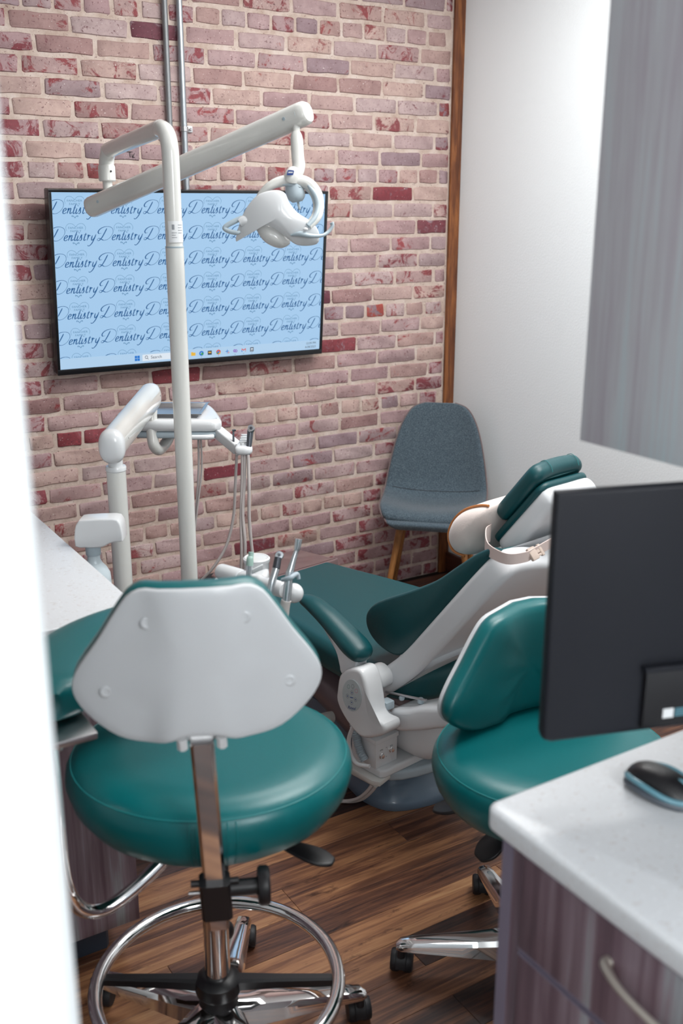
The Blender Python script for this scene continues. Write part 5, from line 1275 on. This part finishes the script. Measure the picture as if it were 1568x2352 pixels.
tr_o = [(-0.080, -0.085), (0.100, -0.088), (0.136, -0.075), (0.145, -0.040), (0.095, 0.150), (0.055, 0.175), (-0.095, 0.175), (-0.140, 0.140), (-0.176, 0.060), (-0.172, 0.010), (-0.120, -0.060)]
one(lambda b: pad(b, tr_o, tf(1.066), 0.036, 0.016, seg=6, smooth=4), 'tray_head', M['white'], du)
one(lambda b: pad(b, [(x*0.93, y*0.93) for x, y in tr_o], tf(1.046), 0.020, 0.007, seg=4, smooth=4), 'head_underplate', M['greyp'], du)
one(lambda b: tube(b, [tf(1.0535)(V(0.035, -0.094, 0)), tf(1.0535)(V(0.10, -0.094, 0)), tf(1.0535)(V(0.125, -0.085, 0))], 0.0075, 12, 4), 'front_handle', M['white'], du)
# holder bar and its cradle
def hb(b):
    P0, P1 = V(0.182, -1.010, 1.062), V(0.200, -1.120, 1.026)
    d = (P1-P0).normalized(); s = d.cross(V(0, 0, 1)).normalized(); u_ = s.cross(d)
    box(b, (0, -0.015, -0.016), ((P1-P0).length, 0.015, 0.016), lambda p: P0+d*p.x+s*p.y+u_*p.z, bev=0.005, seg=3)
one(hb, 'holder_bar', M['white'], du)
def hb2(b):
    box(b, (0, -0.002, 0.016), (0.11, 0.004, 0.018), lambda p: V(0.182, -1.005, 1.060)+V(0.155, -0.945, -0.31).normalized()*p.x+V(0.86, 0.14, 0)*(p.y+0.010)+V(0, 0, p.z))
def cradle(b):
    pad(b, [(-0.020, -0.012), (0.000, -0.022), (0.020, -0.020), (0.030, -0.004), (0.024, 0.030), (0.018, 0.075), (0.004, 0.105), (-0.010, 0.10), (-0.016, 0.04)], lambda p: V(0.196, -1.150, 1.020)+hx*p.x-hn*p.y+V(0, 0, p.z+p.y*0.10), 0.024, 0.010, seg=5, smooth=3)
cr_ = one(cradle, 'instrument_cradle', M['white'], du)
one(lambda b: [box(b, (-0.010, 0.018+k*0.022, 0.0245), (0.024, 0.023+k*0.022, 0.029), lambda p: V(0.196, -1.150, 1.020)+hx*p.x-hn*p.y+V(0, 0, p.z+p.y*0.10), bev=0.0015) for k in range(4)], 'cradle_ribs', M['white'], cr_)
# water bottle assembly on the post
def wbr(b):
    pad(b, [(-0.014, -0.002), (-0.012, 0.040), (-0.004, 0.058), (0.010, 0.064), (0.080, 0.067), (0.094, 0.060), (0.099, 0.045), (0.101, 0.012), (0.085, 0.009), (0.068, 0.005), (0.052, -0.004), (0.030, -0.006), (0.010, -0.006)], lambda p: V(-0.338, -1.366, 0.917)+hx*p.x+hn*(p.z)+V(0, 0, p.y), 0.055, 0.0045, seg=4, smooth=2)
wh = one(wbr, 'bottle_housing', M['white'], du)
def wb_(b): lathe(b, [(0.014, 0.072), (0.015, 0.055), (0.0155, 0.045), (0.020, 0.034), (0.030, 0.022), (0.037, 0.008), (0.0385, -0.01), (0.0385, -0.20), (0.036, -0.215), (0.02, -0.22)], (-0.334, -1.402, 0.830), n=28)
one(wb_, 'water_bottle', M['bottle'], du)
one(lambda b: lathe(b, [(0.0175, 0.0), (0.0182, 0.003), (0.0182, 0.024), (0.0170, 0.034)], (-0.334, -1.402, 0.886), n=24), 'bottle_collar', M['greyp'], du)
# steel instrument tray on the head
def steeltray(b):
    ol = [(-0.075, -0.055), (0.070, -0.055), (0.082, -0.045), (0.082, 0.11), (0.072, 0.12), (-0.075, 0.12), (-0.087, 0.11), (-0.087, -0.045)]
    P = crom([V(a, c, 0) for a, c in ol], 3, True); cx, cy = 0, 0.03; f = tf(1.102)
    def ring(ins, z): return [f(V(cx+(p.x-cx)*(1-ins/0.085), cy+(p.y-cy)*(1-ins/0.088), z)) for p in P]
    loft(b, [ring(0.010, 0.0), ring(0.002, 0.010), ring(-0.006, 0.012), ring(-0.006, 0.0135), ring(0.003, 0.0125), ring(0.012, 0.002), ring(0.06, 0.002)])
tag(one(steeltray, 'instrument_tray', M['steel'], origin=tuple(TC+V(0, 0, 1.102))), 'shallow stainless steel tray lying on the white delivery head', 'tray')
# hanging hoses and handpieces
def inst_thing(name, label, cat, loc): return thing(name, loc, label, cat)
h1 = inst_thing('air_syringe', 'dark steel syringe with ringed head, upright in the delivery cradle', 'syringe', (0.205, -1.165, 1.02))
one(lambda b: tube(b, [V(0.203, -1.170, 1.018), V(0.214, -1.160, 1.050), V(0.224, -1.150, 1.085)], [0.0065, 0.008, 0.0092], 16, 3), 'barrel', M['gun'], h1)
hd_ = one(lambda b: lathe(b, [(0.0095, -0.004), (0.0105, 0.0), (0.0105, 0.006), (0.0085, 0.009), (0.002, 0.0092)], V(0.2245, -1.1545, 1.0890), ax=hn+V(0, 0, 0.5), n=20), 'ring_head', M['steel'], h1)
one(lambda b: lathe(b, [(0.0045, 0.0), (0.0045, 0.0012), (0.002, 0.0014)], V(0.2245, -1.1545, 1.0890)+(hn+V(0, 0, 0.5)).normalized()*0.0085, ax=hn+V(0, 0, 0.5), n=12), 'nozzle_mark', M['gun'], hd_)
one(lambda b: tube(b, [V(0.203, -1.172, 1.02), V(0.200, -1.180, 0.99), V(0.190, -1.200, 0.93), V(0.182, -1.212, 0.85), V(0.180, -1.226, 0.77), V(0.18, -1.24, 0.69), V(0.17, -1.22, 0.60), V(0.12, -1.16, 0.55)], 0.0048, 10, 6), 'hose', M['hose'], h1)
h2 = inst_thing('bur_handpiece', 'thin dark bur handpiece standing at the back of the cradle', 'handpiece', (0.19, -1.10, 1.03))
one(lambda b: (cyl(b, V(0.190, -1.108, 1.040), V(0.194, -1.100, 1.078), 0.0030, 10), box(b, (0.1905, -1.106, 1.076), (0.200, -1.098, 1.081), bev=0.001)), 'bur_head', M['gun'], h2)
one(lambda b: tube(b, [V(0.190, -1.125, 1.015), V(0.188, -1.128, 1.0), V(0.176, -1.14, 0.93), V(0.160, -1.155, 0.84), V(0.13, -1.165, 0.76), V(0.09, -1.16, 0.70), V(0.06, -1.14, 0.66)], 0.0042, 10, 6), 'hose', M['hose'], h2)
h3 = inst_thing('drill_handpiece', 'handpiece whose grey hose hangs straight from the middle of the cradle', 'handpiece', (0.197, -1.15, 1.03))
one(lambda b: cyl(b, V(0.197, -1.150, 1.018), V(0.199, -1.146, 1.050), 0.0055, 12), 'barrel', M['white'], h3)
one(lambda b: tube(b, [V(0.196, -1.165, 1.02), V(0.188, -1.175, 0.95), V(0.168, -1.200, 0.86), V(0.160, -1.225, 0.77), V(0.155, -1.22, 0.66)], 0.0050, 10, 6), 'hose', M['hose'], h3)
h4 = inst_thing('scaler_handpiece', 'handpiece with paired thin grey hoses beside the syringe hose', 'handpiece', (0.19, -1.14, 1.03))
one(lambda b: cyl(b, V(0.186, -1.140, 1.014), V(0.188, -1.136, 1.046), 0.0050, 12), 'barrel', M['white'], h4)
one(lambda b: (tube(b, [V(0.190, -1.162, 1.02), V(0.182, -1.172, 0.95), V(0.163, -1.198, 0.85), V(0.150, -1.222, 0.76), V(0.145, -1.22, 0.66)], 0.0042, 10, 6)), 'hose', M['hose'], h4)
one(lambda b: (tube(b, [V(0.128, -1.0, 1.048), V(0.125, -1.0, 0.95), V(0.105, -1.01, 0.82), V(0.08, -1.02, 0.72)], 0.0035, 8, 5), tube(b, [V(0.134, -1.004, 1.048), V(0.133, -1.004, 0.95), V(0.110, -1.015, 0.84), V(0.085, -1.025, 0.72)], 0.003, 8, 5)), 'umbilical', M['hose'], du)

# ================================================================== ASSISTANT INSTRUMENT UNIT
au = thing('assistant_unit', (-0.02, -1.58, 0.60), 'white assistant instrument holder with segmented arm and blue patch, beside the leg rest', 'dental unit')
HC = V(-0.020, -1.550, 0)
def af(z0): return lambda p: HC+hx*p.x-hn*p.y+V(0, 0, z0+p.z)
one(lambda b: pad(b, [(-0.052, -0.035), (0.055, -0.050), (0.072, -0.035), (0.075, 0.030), (0.045, 0.055), (-0.030, 0.035), (-0.062, 0.010)], lambda p: HC+hx*(p.x*(1+0.10*(p.z-0.12)))-hn*p.y+V(0, 0, 0.675+p.z+(0.16*p.x if p.z > 0.07 else 0)), 0.145, 0.014, seg=4, smooth=3), 'housing', M['white'], au)
can = one(lambda b: lathe(b, [(0.026, 0.0), (0.031, 0.135), (0.034, 0.140), (0.034, 0.147), (0.030, 0.150), (0.027, 0.149), (0.026, 0.146)], V(0.035, -1.545, 0.705), n=28), 'filter_canister', M['white'], au)
one(lambda b: lathe(b, [(0.027, 0), (0.002, 0.0008)], V(0.035, -1.545, 0.8535), n=28), 'canister_lid', M['enamel'], can)
one(lambda b: pad(b, [(-0.026, -0.002), (-0.010, 0.010), (0.012, 0.012), (0.028, 0.004), (0.010, -0.012), (-0.008, -0.012)], lambda p: HC+hx*(p.x-0.006)-hn*p.y+V(0, 0, 0.8215+p.z+0.16*(p.x-0.006)), 0.0024, 0.001, seg=2, smooth=3), 'blue_touch_pad', M['navy'], au, label='navy blue touch pad')
one(lambda b: tube(b, [V(0.030, -1.56, 0.80), V(0.05, -1.50, 0.62), V(0.10, -1.42, 0.42), V(0.20, -1.38, 0.27), V(0.36, -1.37, 0.24)], 0.018, 14, 6), 'support_arm', M['enamel'], au)
E0, E1 = V(-0.102, -1.625, 0.868), V(-0.022, -1.868, 0.872)
ed = (E1-E0).normalized(); EL = (E1-E0).length
def earm(b):
    prof = [(0.010, -0.002), (0.0175, 0.0), (0.0192, 0.006), (0.0195, EL*0.25), (0.0185, EL*0.27), (0.0160, EL*0.275), (0.0168, EL*0.29), (0.0185, EL*0.31), (0.0185, EL*0.46), (0.0190, EL*0.47), (0.0190, EL*0.51), (0.0172, EL*0.52), (0.0172, EL*0.60), (0.0182, EL*0.61), (0.0182, EL*0.80), (0.0165, EL*0.815)]
    lathe(b, prof, E0, ax=ed, n=28)
one(earm, 'segmented_arm', M['white'], au)
one(lambda b: ellipsoid(b, tuple(E0+ed*(EL*0.925)), 0.0225, 0.0225, 0.0225, nu=24, nv=14), 'ball_end', M['white'], au)
def instr(name, label, cat, body, tip, hose, parts):
    t = thing(name, tuple(body[0][0]), label, cat)
    for nm, m, fn in parts: one(fn, nm, m, t)
    one(lambda b: tube(b, hose[0], hose[1], 14, 6), 'hose', hose[2], t)
    return t
instr('saliva_ejector', 'slim steel saliva ejector with mint tip, leftmost on the segmented arm', 'dental instrument', [(V(-0.086, -1.746, 0.88), 0)], None,
      ([V(-0.095, -1.748, 0.855), V(-0.095, -1.750, 0.82), V(-0.090, -1.745, 0.74), V(-0.04, -1.70, 0.62), V(0.0, -1.6, 0.5)], 0.0055, M['hosew']),
      [('barrel', M['alu'], lambda b: tube(b, [V(-0.094, -1.752, 0.852), V(-0.088, -1.748, 0.885), V(-0.083, -1.744, 0.917)], [0.0045, 0.0065, 0.0075], 16, 3)),
       ('tip', M['mint'], lambda b: tube(b, [V(-0.083, -1.744, 0.915), V(-0.080, -1.742, 0.930), V(-0.077, -1.740, 0.934), V(-0.075, -1.738, 0.944)], [0.0085, 0.0078, 0.0062, 0.0062], 16, 3)),
       ('thumb_valve', M['white'], lambda b: box(b, (-0.010, -0.006, -0.005), (0.016, 0.006, 0.005), lambda p: V(-0.070, -1.752, 0.905)+hx*p.x+V(0, 0, p.y+p.x*0.5)+hn*p.z, bev=0.003))])
instr('water_syringe', 'steel syringe with ringed head, middle one on the segmented arm', 'dental instrument', [(V(-0.075, -1.84, 0.90), 0)], None,
      ([V(-0.088, -1.846, 0.876), V(-0.090, -1.842, 0.850), V(-0.098, -1.835, 0.80), V(-0.09, -1.80, 0.70), V(-0.02, -1.7, 0.55)], 0.0050, M['hosew']),
      [('barrel', M['alu'], lambda b: tube(b, [V(-0.089, -1.848, 0.872), V(-0.085, -1.846, 0.884), V(-0.076, -1.840, 0.905), V(-0.062, -1.833, 0.931)], [0.0055, 0.0058, 0.0085, 0.0085], 18, 3)),
       ('grip', M['gun'], lambda b: tube(b, [V(-0.062, -1.833, 0.931), V(-0.052, -1.824, 0.952)], [0.0088, 0.0080], 16, smooth=False)),
       ('ring_head', M['alu'], lambda b: lathe(b, [(0.007, -0.006), (0.0095, -0.003), (0.0100, 0.003), (0.0085, 0.006), (0.0045, 0.0062), (0.004, 0.004)], V(-0.047, -1.821, 0.955), ax=hn+V(0, 0, 0.55), n=20)),
       ('nozzle_mark', M['gun'], lambda b: lathe(b, [(0.0030, 0.0), (0.0030, 0.0030), (0.001, 0.0032)], V(-0.047, -1.821, 0.955)+(hn+V(0, 0, 0.55)).normalized()*0.0035, ax=hn+V(0, 0, 0.55), n=12))])
instr('suction_wand', 'tall aluminium suction wand with thick cream hose, rightmost on the segmented arm', 'dental instrument', [(V(-0.065, -1.90, 0.90), 0)], None,
      ([V(-0.079, -1.909, 0.885), V(-0.083, -1.908, 0.865), V(-0.087, -1.906, 0.81), V(-0.075, -1.88, 0.70), V(-0.01, -1.8, 0.55), V(0.06, -1.7, 0.42)], 0.0108, M['hosew']),
      [('barrel', M['alu'], lambda b: tube(b, [V(-0.079, -1.909, 0.882), V(-0.072, -1.904, 0.912), V(-0.064, -1.899, 0.945)], [0.0088, 0.0095, 0.0082], 18, 3)),
       ('nozzle', M['alu'], lambda b: tube(b, [V(-0.064, -1.899, 0.943), V(-0.056, -1.897, 0.962), V(-0.046, -1.895, 0.985), V(-0.042, -1.894, 0.992), V(-0.037, -1.892, 1.012)], [0.0085, 0.0070, 0.0052, 0.0068, 0.0078], 18, 3)),
       ('valve_lever', M['greyp'], lambda b: tube(b, [V(-0.072, -1.908, 0.930)-hx*0.014, V(-0.070, -1.912, 0.938)+hn*0.006, V(-0.062, -1.902, 0.940)+hx*0.012, V(-0.062, -1.902, 0.928)+hx*0.016], [0.004, 0.0055, 0.005, 0.004], 12, 5))])
# bent white tube low behind the pole
tag(one(lambda b: tube(b, [V(0.035, -1.20, 0.63), V(0.020, -1.235, 0.665), V(0.004, -1.262, 0.63), V(0.0, -1.262, 0.50), V(0.02, -1.25, 0.25), V(0.05, -1.22, 0.006)], 0.005, 10, 6), 'feed_hose', M['hosew']), 'thin white hose looping behind the lamp pole base', 'hose')
